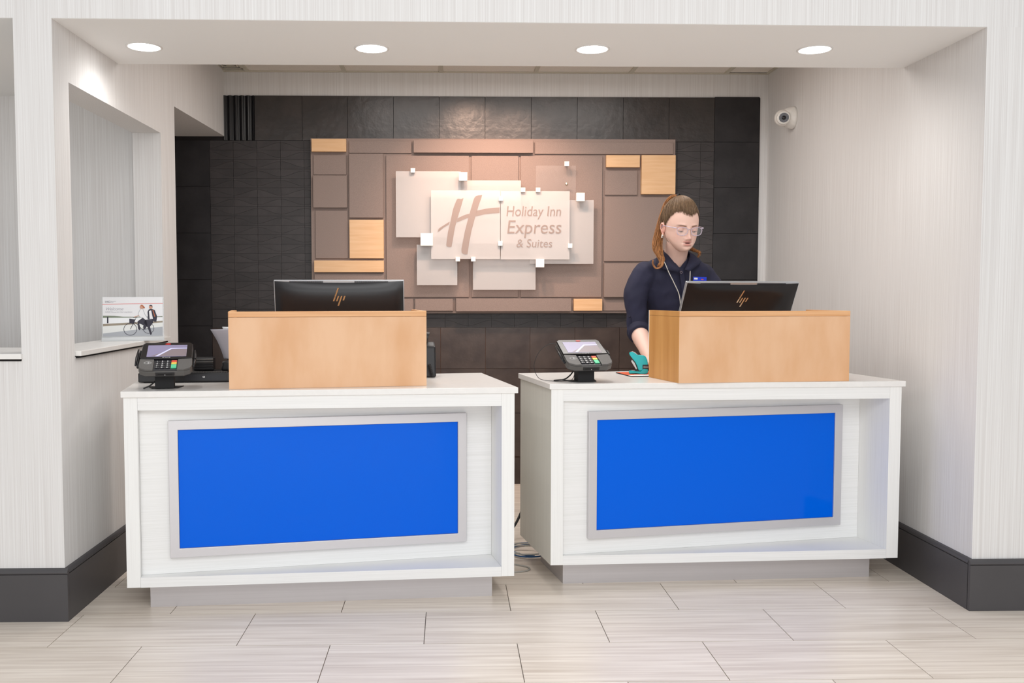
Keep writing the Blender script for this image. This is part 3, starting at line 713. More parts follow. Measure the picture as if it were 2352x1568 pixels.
# profile along x (left = mouth), extruded across
Mst = frame_m((.760, 3.885, ZD+.0045), Vector((.985, -.17, 0)), Vector((.17, .985, 0)), (0, 0, 1))
def xz(name, pts, y0, y1, m_, parent, bevel=.002):
    bm = bmesh.new(); a = [bm.verts.new(Mst @ Vector((p[0], y0, p[1]))) for p in pts]; b = [bm.verts.new(Mst @ Vector((p[0], y1, p[1]))) for p in pts]
    bm.faces.new(a); bm.faces.new(b[::-1]); k = len(pts)
    for i in range(k): bm.faces.new((a[i], a[(i+1) % k], b[(i+1) % k], b[i]))
    return obj(name, bm, m_, parent, bevel=bevel)
up = [(0, .085), (.003, .090), (.014, .092), (.024, .087), (.034, .079), (.048, .078), (.060, .077), (.070, .071), (.076, .058), (.078, .040), (.077, .018), (.070, .008), (.052, .014), (.044, .012), (.038, .018), (.034, .032), (.026, .048), (.014, .064), (.003, .078)]
xz('upper_arm', up, -.016, .016, 'teal', sp, .004)
xz('base_arm', [(0, .0), (0, .011), (.012, .012), (.032, .009), (.048, .010), (.060, .022), (.078, .020), (.078, .004), (.070, 0), (.050, 0), (.030, .002)], -.018, .018, 'teal', sp, .002)
xz('thumb_grip', [(.004, .0915), (.014, .0945), (.026, .0895), (.037, .0795), (.033, .0785), (.022, .0865), (.012, .0905)], -.011, .011, 'steel', sp, .001)
xz('staple_track', [(.008, .052), (.012, .060), (.024, .046), (.034, .022), (.030, .016), (.02, .032)], -.007, .007, 'steel', sp, .001)
xz('anvil', [(.010, .0122), (.010, .0145), (.024, .0145), (.026, .0122)], -.008, .008, 'steel', sp, .0005)
bm = bmesh.new(); bm_box(bm, .055, .0805, -.0172, .010, .013, .040, Mst); obj('rear_latch', bm, 'black_plastic', sp, bevel=.003)
bm = bmesh.new(); bm_box(bm, .058, .082, -.0185, .008, .026, .032, Mst); obj('latch_highlight', bm, 'steel', sp, bevel=.002)

# ------------------------------------------------------------------ loose cables on the floor
rt = [(.20, 4.10), (.33, 4.02), (.40, 4.08), (.36, 4.20), (.27, 4.14), (.34, 4.05)]
def loop(cx, cy, rx, ry, z, turns, r, m_, lb, ph=0):
    pts = []; n = int(26*turns)
    for i in range(n+1):
        a = ph+i/26*2*math.pi; k = 1+.08*math.sin(a*2.3+ph)
        pts.append((cx+rx*k*math.cos(a), cy+ry*k*math.sin(a), z+i*r*.08))
    bm = bmesh.new(); bm_tube(bm, pts, r, 7); return tag(obj('network_cable', bm, m_, None, smooth=True), lb, 'cable', 'cables on the floor between the desks')
loop(.355, 4.02, .085, .11, .004, 1.8, .0034, 'cable_blue', 'loop of blue network cable on the floor in the gap between the desks')
loop(.330, 3.98, .105, .08, .0215, 1.5, .0030, 'cable_grey', 'loop of pale grey cable lying over the blue one between the desks', 1.3)
cable('power_cable', [(.12, 3.70, .004), (.26, 3.72, .004), (.325, 3.75, .004), (.318, 3.80, .004), (.22, 3.86, .004)], .003, 'cable_grey', None, 'short grey cable end curling on the floor beside the left desk', n=6)
cable('power_cable', [(.20, 4.19, .02), (.28, 4.22, .045), (.335, 4.27, .12), (.39, 4.34, .26), (.45, 4.30, .42)], .006, 'rubber_cable', None, 'thick black cable rising behind the right desk', n=6)

# ------------------------------------------------------------------ acrylic sign holder on the sill
u = Vector((.965, .262, 0)).normalized(); nrm = Vector((u.y, -u.x, 0)); back = -nrm
ah = thing('sign_holder', (-1.36, 4.05, .937), 'clear acrylic stand with a welcome card standing on the pass-through sill', 'sign holder')
Mh = frame_m((-1.492, 4.005, .9372), u, (back*.20+Vector((0, 0, 1))*.98).normalized(), nrm)     # x right, y up the card
cw, chh = .2495, .193
bm = bmesh.new(); bm_box(bm, -.002, cw+.002, .002, chh+.001, -.0045, -.0022, Mh); obj('back_sheet', bm, 'acrylic', ah)
Mf = frame_m((-1.492, 4.005, .9372), u, back, (0, 0, 1))
bm = bmesh.new(); bm_box(bm, -.004, cw+.006, -.012, .055, 0, .003, Mf); bm_box(bm, -.002, cw+.004, -.014, -.011, 0, .016, Mf); obj('foot', bm, 'acrylic', ah, bevel=.001)
cd = thing('welcome_card', (-1.36, 4.04, .955), 'printed welcome card with two people on a bicycle, in the acrylic stand', 'card')
bm = bmesh.new(); bm_box(bm, .002, cw-.002, .020, chh, -.0018, .0, Mh); obj('card', bm, 'paper_white', cd)
def flat(name, pts, m_, z, parent=cd):
    bm = bmesh.new(); bm_prism(bm, [(x*cw, .020+y_*(chh-.020)) for x, y_ in pts], z, z+.0001, Mh); return obj(name, bm, m_, parent)
# coordinates: fraction of the card, origin lower left
flat('printed_water', [(.01, .50), (.99, .50), (.99, .30), (.01, .30)], 'water_print', .0001)
flat('printed_trees', [(.01, .475), (.01, .53), (.09, .53), (.2, .525), (.33, .50), (.6, .495), (.88, .50), (.99, .51), (.99, .485), (.5, .478)], 'tree_print', .0002)
flat('printed_pavement', [(.01, .28), (.99, .36), (.99, .0), (.01, .0)], 'pave_print', .0002)
flat('printed_wall', [(.01, .26), (.01, .32), (.99, .39), (.99, .345)], 'wall_print', .0003)
flat('printed_road', [(.01, .08), (.99, .24), (.99, .004), (.01, .004)], 'road_print', .0003)
flat('printed_line', [(.0, .815), (.998, .832), (.998, .842), (.0, .825)], 'print_red', .0002)
flat('printed_post', [(.075, .34), (.1, .34), (.098, .50), (.077, .50)], 'suit_print', .0004)
def ring(cx, cy, r, m_, z, th=.0012):
    bm = bmesh.new(); n = 28; P = lambda a, q: Mh @ Vector((cx*cw+q*math.cos(a), .020+cy*(chh-.020)+q*math.sin(a), z))
    a1 = [bm.verts.new(P(k*2*math.pi/n, r)) for k in range(n)]; a2 = [bm.verts.new(P(k*2*math.pi/n, r-th)) for k in range(n)]
    for k in range(n): bm.faces.new((a1[k], a1[(k+1) % n], a2[(k+1) % n], a2[k]))
    return obj('printed_wheel', bm, 'suit_print', cd)
ring(.455, .18, .0275, 'suit_print', .0006, .0022); ring(.755, .20, .0235, 'suit_print', .0006, .002)
def bar2(x0, y0, x1, y1, wd, m_, z=.0007, nm='printed_tube'):
    dx, dy = (x1-x0)*cw, (y1-y0)*(chh-.02); L = math.hypot(dx, dy); nx, ny = -dy/L*wd/2/cw, dx/L*wd/2/(chh-.02)
    flat(nm, [(x0+nx, y0+ny), (x1+nx, y1+ny), (x1-nx, y1-ny), (x0-nx, y0-ny)], m_, z)
bar2(.455, .18, .545, .45, .0022, 'suit_print'); bar2(.53, .36, .66, .16, .002, 'suit_print'); bar2(.755, .2, .66, .16, .002, 'suit_print'); bar2(.50, .48, .57, .47, .0018, 'suit_print')
flat('printed_basket', [(.44, .34), (.52, .32), (.535, .43), (.44, .45)], 'suit_print', .0007)
flat('printed_rider', [(.60, .50), (.585, .58), (.62, .70), (.665, .70), (.70, .56), (.76, .43), (.71, .40), (.66, .47)], 'road_print', .0008)
flat('printed_jacket', [(.607, .50), (.592, .58), (.625, .69), (.66, .69), (.69, .56), (.745, .435), (.71, .415), (.655, .48)], 'paper_white', .00095)
bar2(.60, .53, .52, .49, .003, 'skin_print', .001, 'printed_arm')
flat('printed_legs', [(.66, .47), (.72, .40), (.74, .28), (.70, .18), (.675, .18), (.67, .28), (.60, .33), (.625, .19), (.605, .15), (.58, .2), (.575, .38)], 'suit_print', .0009)
flat('printed_suit', [(.74, .62), (.76, .68), (.80, .70), (.86, .67), (.90, .50), (.885, .36), (.85, .37), (.80, .42), (.74, .42), (.745, .52)], 'suit_print', .0008)
flat('printed_shirt', [(.765, .64), (.80, .66), (.83, .44), (.775, .44)], 'paper_white', .0009)
flat('printed_trousers', [(.70, .42), (.83, .41), (.83, .34), (.78, .24), (.81, .05), (.785, .03), (.74, .22), (.68, .34)], 'suit_print', .0009)
flat('printed_bag', [(.82, .67), (.835, .67), (.87, .5), (.855, .49)], 'bag_print', .001)
for nm, cx, cy, r in (('printed_head', .645, .75, .0085), ('printed_head', .795, .745, .008)):
    bm = bmesh.new(); n = 14; bm_prism(bm, [(cx*cw+r*math.cos(k*2*math.pi/n), .020+cy*(chh-.020)+r*1.15*math.sin(k*2*math.pi/n)) for k in range(n)], .0009, .001, Mh); obj(nm, bm, 'skin_print', cd)
flat('printed_hair', [(.645, .80), (.68, .77), (.70, .72), (.675, .71), (.66, .76), (.63, .785)], 'bag_print', .0011)
flat('printed_hair', [(.77, .785), (.79, .80), (.82, .79), (.82, .745), (.805, .77), (.775, .77)], 'suit_print', .0011)
def ct(s, size, x, y_, m_, shear=0, sx=1): text_mesh(s, size, Mh @ Matrix.Translation((x*cw, .020+y_*(chh-.020), .0003)), m_, 'printed_text', cd, shear=shear, extrude=.00005, sx=sx)
ct('IHG', .0125, .045, .858, 'ink'); ct('Rewards', .006, .135, .882, 'ink_light'); ct('Club', .006, .135, .856, 'ink_light')
ct('Welcome', .0185, .045, .665, 'ink_light', .3); ct('IHG\u00ae Rewards Club members', .0088, .045, .605, 'ink_light', .3)

# ------------------------------------------------------------------ dome camera
cm = thing('dome_camera', (XR, 5.10, 2.10), 'small white dome security camera on the right wall', 'camera')
Mc = frame_m((XR, 5.075, 2.098), (0, -1, 0), (0, 0, 1), (-1, 0, 0))
bm = bmesh.new(); bm_lathe(bm, [(.062, 0), (.061, .012), (.055, .034), (.046, .052)], Mc, 32); obj('base', bm, 'dome_white', cm, smooth=True)
dc = Vector((XR-.062, 5.07, 2.096)); 
bm = bmesh.new(); bm_ball(bm, dc, .045, 28); obj('ball', bm, 'dome_white', cm, smooth=True)
look = (Vector((.7, 0, 1.35))-dc).normalized(); q = look.to_track_quat('Z', 'Y').to_matrix().to_4x4(); Ml = Matrix.Translation(dc) @ q
bm = bmesh.new(); bm_lathe(bm, [(.036, .028), (.036, .044), (.031, .050), (.026, .050)], Ml, 32); obj('collar', bm, 'dome_white', cm, smooth=True)
bm = bmesh.new(); bm_lathe(bm, [(.0255, .046), (.0255, .0512)], Ml, 32); lens = obj('lens_plate', bm, 'dome_lens', cm)
bm = bmesh.new()
for k in range(12): bm_ball(bm, Vector((.019*math.cos(k*math.pi/6), .019*math.sin(k*math.pi/6), .0515)), .0026, 8, Ml)
obj('infrared_lamps', bm, 'led_dot', cm)
bm = bmesh.new(); bm_lathe(bm, [(.011, .049), (.011, .053), (.007, .055)], Ml, 20); obj('lens', bm, 'dome_lens', cm, smooth=True)

# ================================================================== WALL SIGN
# sign drawing units: 1 unit = 2.553 mm across, 2.514 mm up, measured on the sign's own plane
def SX(x): return -.0807+(x-1000)*.0025532
def SZ(y): return 1.580+(500-y)*.0025145
YS = YB-.011                                        # back of the sign
sg = thing('lobby_sign', (SX(1134), YS, SZ(722)), 'large taupe panelled wall sign with maple blocks and a frosted glass hotel logo', 'sign')
box('backboard', SX(716), SX(1552), YS-.028, YS, SZ(722), SZ(317), 'sign_felt', sg, bevel=.001)
PN = [  # x0, y0, x1, y1, proud, wood
    (720, 320, 798, 349, .030, 1), (804, 324, 946, 351, .010, 0), (951, 322, 1223, 351, .032, 0), (1228, 325, 1546, 352, .010, 0),
    (723, 356, 797, 401, .009, 0), (722, 403, 799, 477, .020, 0), (726, 484, 800, 594, .008, 0), (804, 353, 881, 500, .022, 0),
    (804, 505, 882, 594, .024, 1), (723, 599, 882, 626, .026, 1), (723, 630, 882, 683, .012, 0),
    (723, 688, 800, 716, .012, 0), (806, 688, 884, 716, .014, 0),
    (888, 357, 1077, 684, .012, 0), (1083, 357, 1190, 684, .012, 0), (1196, 357, 1383, 684, .012, 0),
    (890, 688, 948, 716, .010, 0), (953, 688, 1040, 716, .022, 0), (1047, 687, 1312, 717, .040, 0), (1318, 688, 1384, 716, .030, 1),
    (1391, 355, 1468, 383, .026, 1), (1472, 355, 1550, 445, .032, 1), (1389, 390, 1464, 446, .010, 0), (1388, 451, 1548, 600, .014, 0),
    (1388, 605, 1548, 684, .026, 0), (1388, 690, 1548, 716, .008, 0)]
for x0, y0, x1, y1, pr_, wd in PN:
    o = box('wood_block' if wd else 'felt_panel', SX(x0), SX(x1), YS-.0285-pr_, YS-.0282, SZ(y1), SZ(y0), 'maple' if wd else 'sign_felt', sg, bevel=.0012)
    if wd: o['label'] = 'pale maple block'
YG = YS-.041                                        # face of the centre panels
GL = [  # x0, y0, x1, y1, distance off the panels, material
    (911, 395, 1058, 546, .040, 'frosted'), (1040, 415, 1195, 560, .030, 'frosted'), (958, 563, 1050, 656, .040, 'frosted'),
    (1086, 590, 1229, 667, .034, 'frosted'), (1215, 460, 1361, 607, .042, 'frosted'), (1229, 381, 1320, 478, .034, 'clear_plate'),
    (991, 440, 1146.6, 596, .078, 'frosted'), (1148.2, 441, 1304, 597, .078, 'frosted')]
for x0, y0, x1, y1, d, m_ in GL:
    box('glass_plate', SX(x0), SX(x1), YG-d-.004, YG-d, SZ(y1), SZ(y0), m_, sg)
for x, y_, s in [(950, 394, 10), (1198, 439, 10), (1232, 439, 10), (1148, 459, 10), (1147, 561, 10), (1051, 597, 10), (1086, 597, 10), (1305, 566, 10), (1298, 378, 10.5),
                 (1063, 409, 19), (1328, 455, 19), (1237, 606, 19), (981, 552, 28)]:
    h = s/2*.00255; yf = YG-.062-(.03 if s > 12 or (1040 < x < 1310 and 420 < y_ < 600) else 0)
    c = box('standoff_cube', SX(x)-h, SX(x)+h, yf-.004, yf+.012+(.0 if s < 12 else .01), SZ(y_)-h, SZ(y_)+h, 'cube_metal', sg, bevel=.0008)
    bm = bmesh.new(); bm_tube(bm, [(SX(x), yf+.01, SZ(y_)), (SX(x), YG-.0002, SZ(y_))], .005 if s < 12 else .009, 10); obj('standoff_stem', bm, 'cube_metal', c)
bm = bmesh.new(); Mq = frame_m((SX(1299), YG-.038, SZ(423)), (1, 0, 0), (0, 0, 1), (0, -1, 0)); bm_lathe(bm, [(.009, 0), (.009, .004), (.007, .006)], Mq, 20); obj('round_screw', bm, 'chrome', sg, smooth=True)
# the logo: two leaning strokes and a sweeping cross stroke, clear windows in the front plate
yl = YG-.0826
def stroke(name, pts):
    bm = bmesh.new(); a = [bm.verts.new((SX(x), yl, SZ(y_))) for x, y_ in pts]; b = [bm.verts.new((SX(x), yl+.0006, SZ(y_))) for x, y_ in pts]
    bm.faces.new(a); bm.faces.new(b[::-1]); k = len(pts)
    for i in range(k): bm.faces.new((a[i], a[(i+1) % k], b[(i+1) % k], b[i]))
    return obj(name, bm, 'letter_window', sg)
def z7(l): return [(880+x/4.523, 360+y_/4.523) for x, y_ in l]
stroke('logo_stroke', z7([(832, 440), (808, 452), (780, 446), (765, 456), (752, 485), (725, 560), (700, 680), (672, 800), (655, 925), (662, 940), (690, 946), (708, 946), (722, 880), (745, 740), (785, 600), (815, 500)]))
stroke('logo_stroke', z7([(1024, 408), (985, 412), (955, 422), (938, 450), (915, 530), (880, 650), (845, 790), (812, 960), (812, 1000), (828, 1016), (850, 1022), (872, 1020), (890, 900), (915, 770), (950, 640), (985, 520), (1010, 450)]))
for seg in ([(568, 790), (580, 755), (625, 725), (692, 683), (684, 712), (628, 745), (590, 778)], [(772, 650), (830, 620), (892, 600), (884, 640), (830, 662), (764, 690)], [(968, 570), (1060, 550), (1130, 540), (1202, 537), (1200, 592), (1130, 597), (1050, 606), (955, 628)]):
    stroke('logo_cross_stroke', z7(seg))
def sign_text(s, x, y_, size, shear, sx=1):
    M = frame_m((SX(x), yl, SZ(y_)), (1, 0, 0), (0, 0, 1), (0, -1, 0)); return text_mesh(s, size, M, 'letter_window', 'sign_text', sg, shear=shear, extrude=.0003, sx=sx)
sign_text('Holiday Inn', 1159, 498, .083, .12, .84)
sign_text('Express', 1160, 538, .110, .12, .93)
sign_text('& Suites', 1183, 569.5, .068, .12, .94)

# ================================================================== THE RECEPTIONIST
person = thing('person', (1.10, 4.40, 0), 'woman with a ponytail, clear glasses and a navy shirt leaning over the right desk', 'person')
SKIN = lin((228, 190, 174))
def ell_ring(c, rx, ry, ax=None, ay=None, n=24):
    ax = Vector(ax or (1, 0, 0)); ay = Vector(ay or (0, 1, 0)); c = Vector(c)
    return [c+ax*(rx*math.cos(k*2*math.pi/n))+ay*(ry*math.sin(k*2*math.pi/n)) for k in range(n)]
def loft(bm, rings):
    vs = [[bm.verts.new(p) for p in r] for r in rings]; n = len(rings[0])
    for a, b in zip(vs, vs[1:]):
        for k in range(n): bm.faces.new((a[k], a[(k+1) % n], b[(k+1) % n], b[k]))
    bm.faces.new(vs[0][::-1]); bm.faces.new(vs[-1])
def limb(bm, pts, rad, n=20):
    pts = smooth_path(pts, 6); m_ = len(pts)-1; k = len(rad)-1; rr = []
    for i in range(m_+1):
        t = i/m_*k; a = min(int(t), k-1); f = t-a; f = f*f*(3-2*f); rr.append(rad[a]*(1-f)+rad[a+1]*f)
    bm_tube(bm, pts, rr, n); bm_ball(bm, pts[0], rr[0]*.98, 16); bm_ball(bm, pts[-1], rr[-1]*.98, 16)
def remeshed(bm, voxel, smooth_it, name):
    bmesh.ops.recalc_face_normals(bm, faces=bm.faces)
    me = bpy.data.meshes.new('tmp'); bm.to_mesh(me); bm.free(); o = bpy.data.objects.new('tmp', me); COL.objects.link(o)
    r = o.modifiers.new('r', 'REMESH'); r.mode = 'VOXEL'; r.voxel_size = voxel; r.use_smooth_shade = True
    if smooth_it: s = o.modifiers.new('s', 'SMOOTH'); s.factor = .6; s.iterations = smooth_it
    bpy.context.view_layer.update(); ev = o.evaluated_get(bpy.context.evaluated_depsgraph_get()); me2 = bpy.data.meshes.new_from_object(ev)
    bpy.data.objects.remove(o); me2.name = name; return me2
# --- head frame
hf = Vector((.225, -.945, -.25)).normalized(); hl = Vector((.97, .23, .0)); hl = (hl-hf*hl.dot(hf)).normalized(); hu = hf.cross(hl)*-1
if hu.z < 0: hu = -hu
hc = Vector((1.049, 4.205, 1.447))
HS = 1.05
HM = frame_m(hc, hl*HS, hf*HS, hu*HS)             # x: towards her left, y: where she looks, z: up
def G(a, b, s): return math.exp(-((a-b)/s)**2)
def face_point(sx, sy, sz):
    x = .0725*sx; z = (.121 if sz > 0 else .104)*sz
    y = (.084*abs(sy)**.88 if sy > 0 else -.100*abs(sy)**.95)
    low = max(0, min(1, (-z-.012)/.085)); low = low*low*(3-2*low)
    x *= 1+.03*low-.16*low*low
    if sy > -.3: y += (.036*low)*min(1, (sy+.3)/.6)
    if sy < 0: y += .028*low
    if sz > .0: x *= 1+.05*math.sin(min(1, sz)*math.pi)
    f = max(0, min(1, (y-.02)/.04))
    if f > 0:
        ax = abs(x)
        dy = .0190*G(x, 0, .0100)*G(z, -.034, .0105)+.011*G(x, 0, .0080)*G(z, -.019, .015)+.005*G(x, 0, .009)*G(z, .0, .014)
        dy += .0075*G(ax, .0120, .0056)*G(z, -.0385, .0060)
        dy -= .0115*G(ax, .031, .0145)*G(z, -.001, .0105)
        dy += .0045*G(ax, .028, .016)*G(z, .018, .007)
        dy += .0040*G(ax, .040, .02)*G(z, -.032, .018)
        dy += .0026*G(x, 0, .018)*G(z, -.0500, .0045)+.0036*G(x, 0, .015)*G(z, -.0635, .0050)
        dy -= .0055*G(x, 0, .0165)*G(z, -.0568, .0024)
        dy -= .0040*G(x, 0, .017)*G(z, -.0730, .0045)
        dy += .0060*G(x, 0, .015)*G(z, -.0885, .010)
        dy -= .0022*G(ax, .022, .006)*G(z, -.055, .012)
        dy += .002*G(z, .045, .03)*G(x, 0, .05)
        y += f*dy
    return x, y, z
def tone(x, y, z, f):
    c = list(SKIN[:3])
    def mixc(t, w):
        t = lin(t)
        for i in range(3): c[i] = c[i]*(1-w)+t[i]*w
    if f:
        mixc((218, 158, 144), .30*G(abs(x), .042, .02)*G(z, -.030, .02)); mixc((216, 152, 140), .32*G(x, 0, .014)*G(z, -.036, .012))
        wl = max(0, 1-(abs(x)/.0215)**2)
        up_ = max(0, 1-((z+.0508)/(.0044*wl+.0004))**2) if wl > 0 else 0; lo = max(0, 1-((z+.0638)/(.0052*wl+.0004))**2) if wl > 0 else 0
        mixc((202, 124, 116), .65*min(1, 2*max(up_, lo)))
        gp = max(0, 1-((z+.0570)/(.0023*max(0, 1-(abs(x)/.0185)**2)+.0002))**2) if abs(x) < .0185 else 0
        mixc((92, 42, 42), min(1, 1.6*gp))
        mixc((188, 130, 112), .55*G(abs(x), .0090, .0033)*G(z, -.0440, .0026))
        bz = .0125+.0042*math.sin((abs(x)-.010)/.042*math.pi*.9)
        if .010 < abs(x) < .052: mixc((112, 80, 56), .95*G(z, bz, .0028)*min(1, (abs(x)-.010)/.005)*min(1, (.052-abs(x))/.014))
        mixc((196, 146, 134), .45*G(abs(x), .031, .016)*G(z, -.001, .010))
    return (*c, 1)
NLO, NLA = 260, 200
hb = bmesh.new(); lay = hb.loops.layers.float_color.new('tone'); info = {}
rows = []
for j in range(1, NLA):
    th = math.pi*j/NLA; r = []
    for i in range(NLO):
        a = 2*math.pi*i/NLO
        a2 = a-.35*math.sin(2*a) if False else a
        sx, sy, sz = math.sin(th)*math.cos(a2), math.sin(th)*math.sin(a2), math.cos(th)
        p = face_point(sx, sy, sz); v = hb.verts.new(HM @ Vector(p)); info[v] = (*p, sy > 0); r.append(v)
    rows.append(r)
for a, b in zip(rows, rows[1:]):
    for i in range(NLO): hb.faces.new((a[i], a[(i+1) % NLO], b[(i+1) % NLO], b[i]))
hb.faces.new(rows[0]); hb.faces.new(rows[-1][::-1])
for f in hb.faces:
    for l in f.loops: l[lay] = tone(*info[l.vert])
bmesh.ops.recalc_face_normals(hb, faces=hb.faces)
# --- ears
def ear(s):
    b = bmesh.new(); out = []; n = 20
    for k in range(n):
        t = k/(n-1); a = math.radians(-75+285*t)
        out.append((s*(.0720+.009*math.sin(t*math.pi)), -.004+.0155*math.cos(a)*-1*(1 if math.sin(a) > -.2 else .6), -.014+.0235*math.sin(a)))
    bm_tube(b, out, [.0032+.0012*math.sin(k/(n-1)*math.pi) for k in range(n)], 8, HM)
    bm_ball(b, Vector((s*.0755, -.002, -.014)), .0120, 14, HM, (.32, .78, 1.5))
    bm_ball(b, Vector((s*.077, .003, -.035)), .006, 12, HM, (.6, .8, 1.1))
    return b
# --- body below the head, one remeshed skin
bb = bmesh.new()
limb(bb, [hc+hf*.006-Vector((0, 0, .052)), Vector((1.046, 4.250, 1.340)), Vector((1.048, 4.292, 1.275)), Vector((1.055, 4.31, 1.22))], [.057, .053, .056, .075])
sho_r, elb_r, wri_r = Vector((.882, 4.285, 1.232)), Vector((.868, 4.262, .985)), Vector((.880, 4.035, .858))
sho_l, elb_l, wri_l = Vector((1.212, 4.335, 1.232)), Vector((1.262, 4.262, 1.00)), Vector((1.200, 4.105, .868))
limb(bb, [sho_r+Vector((.03, .004, -.02)), (sho_r+elb_r)/2, elb_r], [.036, .036, .037]); limb(bb, [elb_r, elb_r.lerp(wri_r, .35), elb_r.lerp(wri_r, .7), wri_r], [.039, .040, .032, .0255])
limb(bb, [sho_l+Vector((-.03, .004, -.02)), (sho_l+elb_l)/2, elb_l], [.036, .036, .037]); limb(bb, [elb_l, elb_l.lerp(wri_l, .35), elb_l.lerp(wri_l, .7), wri_l], [.039, .040, .032, .0255])
loft(bb, [ell_ring((1.055, 4.31, 1.27), .10, .055), ell_ring((1.058, 4.325, 1.20), .145, .085), ell_ring((1.07, 4.355, 1.08), .13, .095), ell_ring((1.085, 4.39, .96), .115, .088), ell_ring((1.095, 4.42, .85), .150, .105), ell_ring((1.095, 4.425, .76), .160, .11)])
for s in (-1, 1): limb(bb, [Vector((1.095+s*.085, 4.425, .80)), Vector((1.095+s*.09, 4.41, .45)), Vector((1.095+s*.09, 4.43, .09))], [.082, .055, .040]); limb(bb, [Vector((1.095+s*.09, 4.44, .05)), Vector((1.095+s*.10, 4.32, .035))], [.035, .028])
# hands: palm, four fingers, thumb
def hand(bm, w, d, side, spread=1):
    d = Vector(d).normalized(); lat = Vector((d.y, -d.x, 0)).normalized()*side; up_ = Vector((0, 0, 1))   # lat points to the little finger side
    c = w+d*.048+Vector((0, 0, -.018))
    loft(bm, [ell_ring(w, .024, .017, lat, up_, 16), ell_ring(w+d*.02+up_*-.006, .030, .0155, lat, up_, 16), ell_ring(w+d*.05+up_*-.016, .039, .0135, lat, up_, 16), ell_ring(w+d*.082+up_*-.024, .040, .0110, lat, up_, 16)])
    for k, (o_, L) in enumerate(((-.029, .066), (-.010, .075), (.010, .070), (.028, .055))):
        b0 = w+d*.070+lat*o_+up_*-.021; dd = (d+lat*(o_*2.4*spread)).normalized()
        bm_tube(bm, smooth_path([b0, b0+dd*L*.35+up_*.006, b0+dd*L*.72+up_*.001, b0+dd*L+up_*-.010], 4), [.0098, .0098, .0096, .0093, .0092, .009, .0088, .0086, .0084, .0082, .008, .0078, .0066], 10)
        bm_ball(bm, b0+dd*L+up_*-.010, .0068, 8)
    t0 = w+d*.024-lat*.022+up_*-.010; td = (d*.62-lat*.70).normalized()
    bm_tube(bm, smooth_path([t0, t0+td*.028+up_*-.006, t0+td*.052+d*.006+up_*-.012], 4), [.0135, .013, .0125, .012, .0115, .011, .0105, .0098, .0085], 10); bm_ball(bm, t0+td*.052+d*.006+up_*-.012, .0088, 8)
hand(bb, wri_r, (.10, -.97, 0), -1); hand(bb, wri_l, (-.12, -.95, 0), 1)
body_me = remeshed(bb, .0042, 3, 'body')
fb = bmesh.new(); fb.from_mesh(body_me); lay2 = fb.loops.layers.float_color.new('tone')
for f in fb.faces:
    for l in f.loops: l[lay2] = (*SKIN[:3], 1)
tmp = bpy.data.meshes.new('h'); hb.to_mesh(tmp); hb.free(); fb.from_mesh(tmp)
for s in (-1, 1):
    e = ear(s); ly = e.loops.layers.float_color.new('tone'); col = lin((226, 170, 154))
    for f in e.faces:
        for l in f.loops: l[ly] = col
    bmesh.ops.recalc_face_normals(e, faces=e.faces); t2 = bpy.data.meshes.new('e'); e.to_mesh(t2); e.free(); fb.from_mesh(t2)
obj('body', fb, 'skin', person, smooth=True, keep=True)
# --- eyes
for s in (-1, 1):
    c = Vector((s*.031, .0675, -.003))
    bm = bmesh.new(); bm_ball(bm, c, .0122, 20, HM); ey = obj('eye', bm, 'eye_white', person, smooth=True)
    gz = Vector((0, .86, -.50)); gz.normalize()
    bm = bmesh.new(); bm_ball(bm, c+gz*.0088, .0052, 14, HM); obj('iris', bm, 'iris', ey, smooth=True)
    bm = bmesh.new(); bmesh.ops.create_uvsphere(bm, u_segments=28, v_segments=20, radius=.0132)
    bmesh.ops.delete(bm, geom=[v for v in bm.verts if v.co.z < -.0058-.0012*math.cos(v.co.x*160) or v.co.y < -.004], context='VERTS')
    ly = bm.loops.layers.float_color.new('tone')
    for f in bm.faces:
        for l in f.loops: l[ly] = lin((214, 168, 152))
    bm.transform(HM @ Matrix.Translation(c)); lid = obj('eyelid', bm, 'skin', ey, smooth=True)
    bm = bmesh.new(); pts = [(c.x+.0140*math.sin(a), c.y+.0136*math.cos(a), c.z-.0064+.0012*abs(a)) for a in [(-1.0+2*k/12) for k in range(13)]]
    bm_tube(bm, pts, .0009, 6, HM); obj('lashes', bm, 'lash', ey)
# --- hair
def hairline(y, x=0):
    return hair_z(y)+(.008*min(1, abs(x-.006)/.034) if y > .045 else 0)
def hair_z(y, s=1):
    # lowest z that still carries hair, for a point with forward coordinate y
    pts = [(-.11, -.066), (-.06, -.060), (-.036, -.050), (-.018, .000), (-.008, .016), (.010, -.002), (.018, .002), (.028, .026), (.040, .044), (.052, .056), (.064, .058), (.078, .052), (.1, .052)]
    for (a, b), (c, d) in zip(pts, pts[1:]):
        if y <= c: return b+(d-b)*(y-a)/(c-a)
    return pts[-1][1]
def skull(sx, sy, sz, off):
    p = Vector(face_point(sx, sy, sz)); n = Vector((sx/.072, sy/.09, sz/.115)).normalized(); return p+n*off
def dirn(x, y, z):
    v = Vector((x/.0725, y/(.084 if y > 0 else .1), z/(.118 if z > 0 else .112))); return v.normalized()
tie_d = dirn(.0, -.040, .118)
tie = skull(*tie_d, .012)
bm = bmesh.new(); n1, n2 = 90, 60; vv = {}
for j in range(n2+1):
    th = math.pi*.80*j/n2
    for i in range(n1):
        a = 2*math.pi*i/n1; s_ = (math.sin(th)*math.cos(a), math.sin(th)*math.sin(a), math.cos(th)); p = Vector(face_point(*s_))
        if p.z > hairline(p.y, p.x)+.0045: vv[(i, j)] = bm.verts.new(HM @ skull(*s_, .0022))
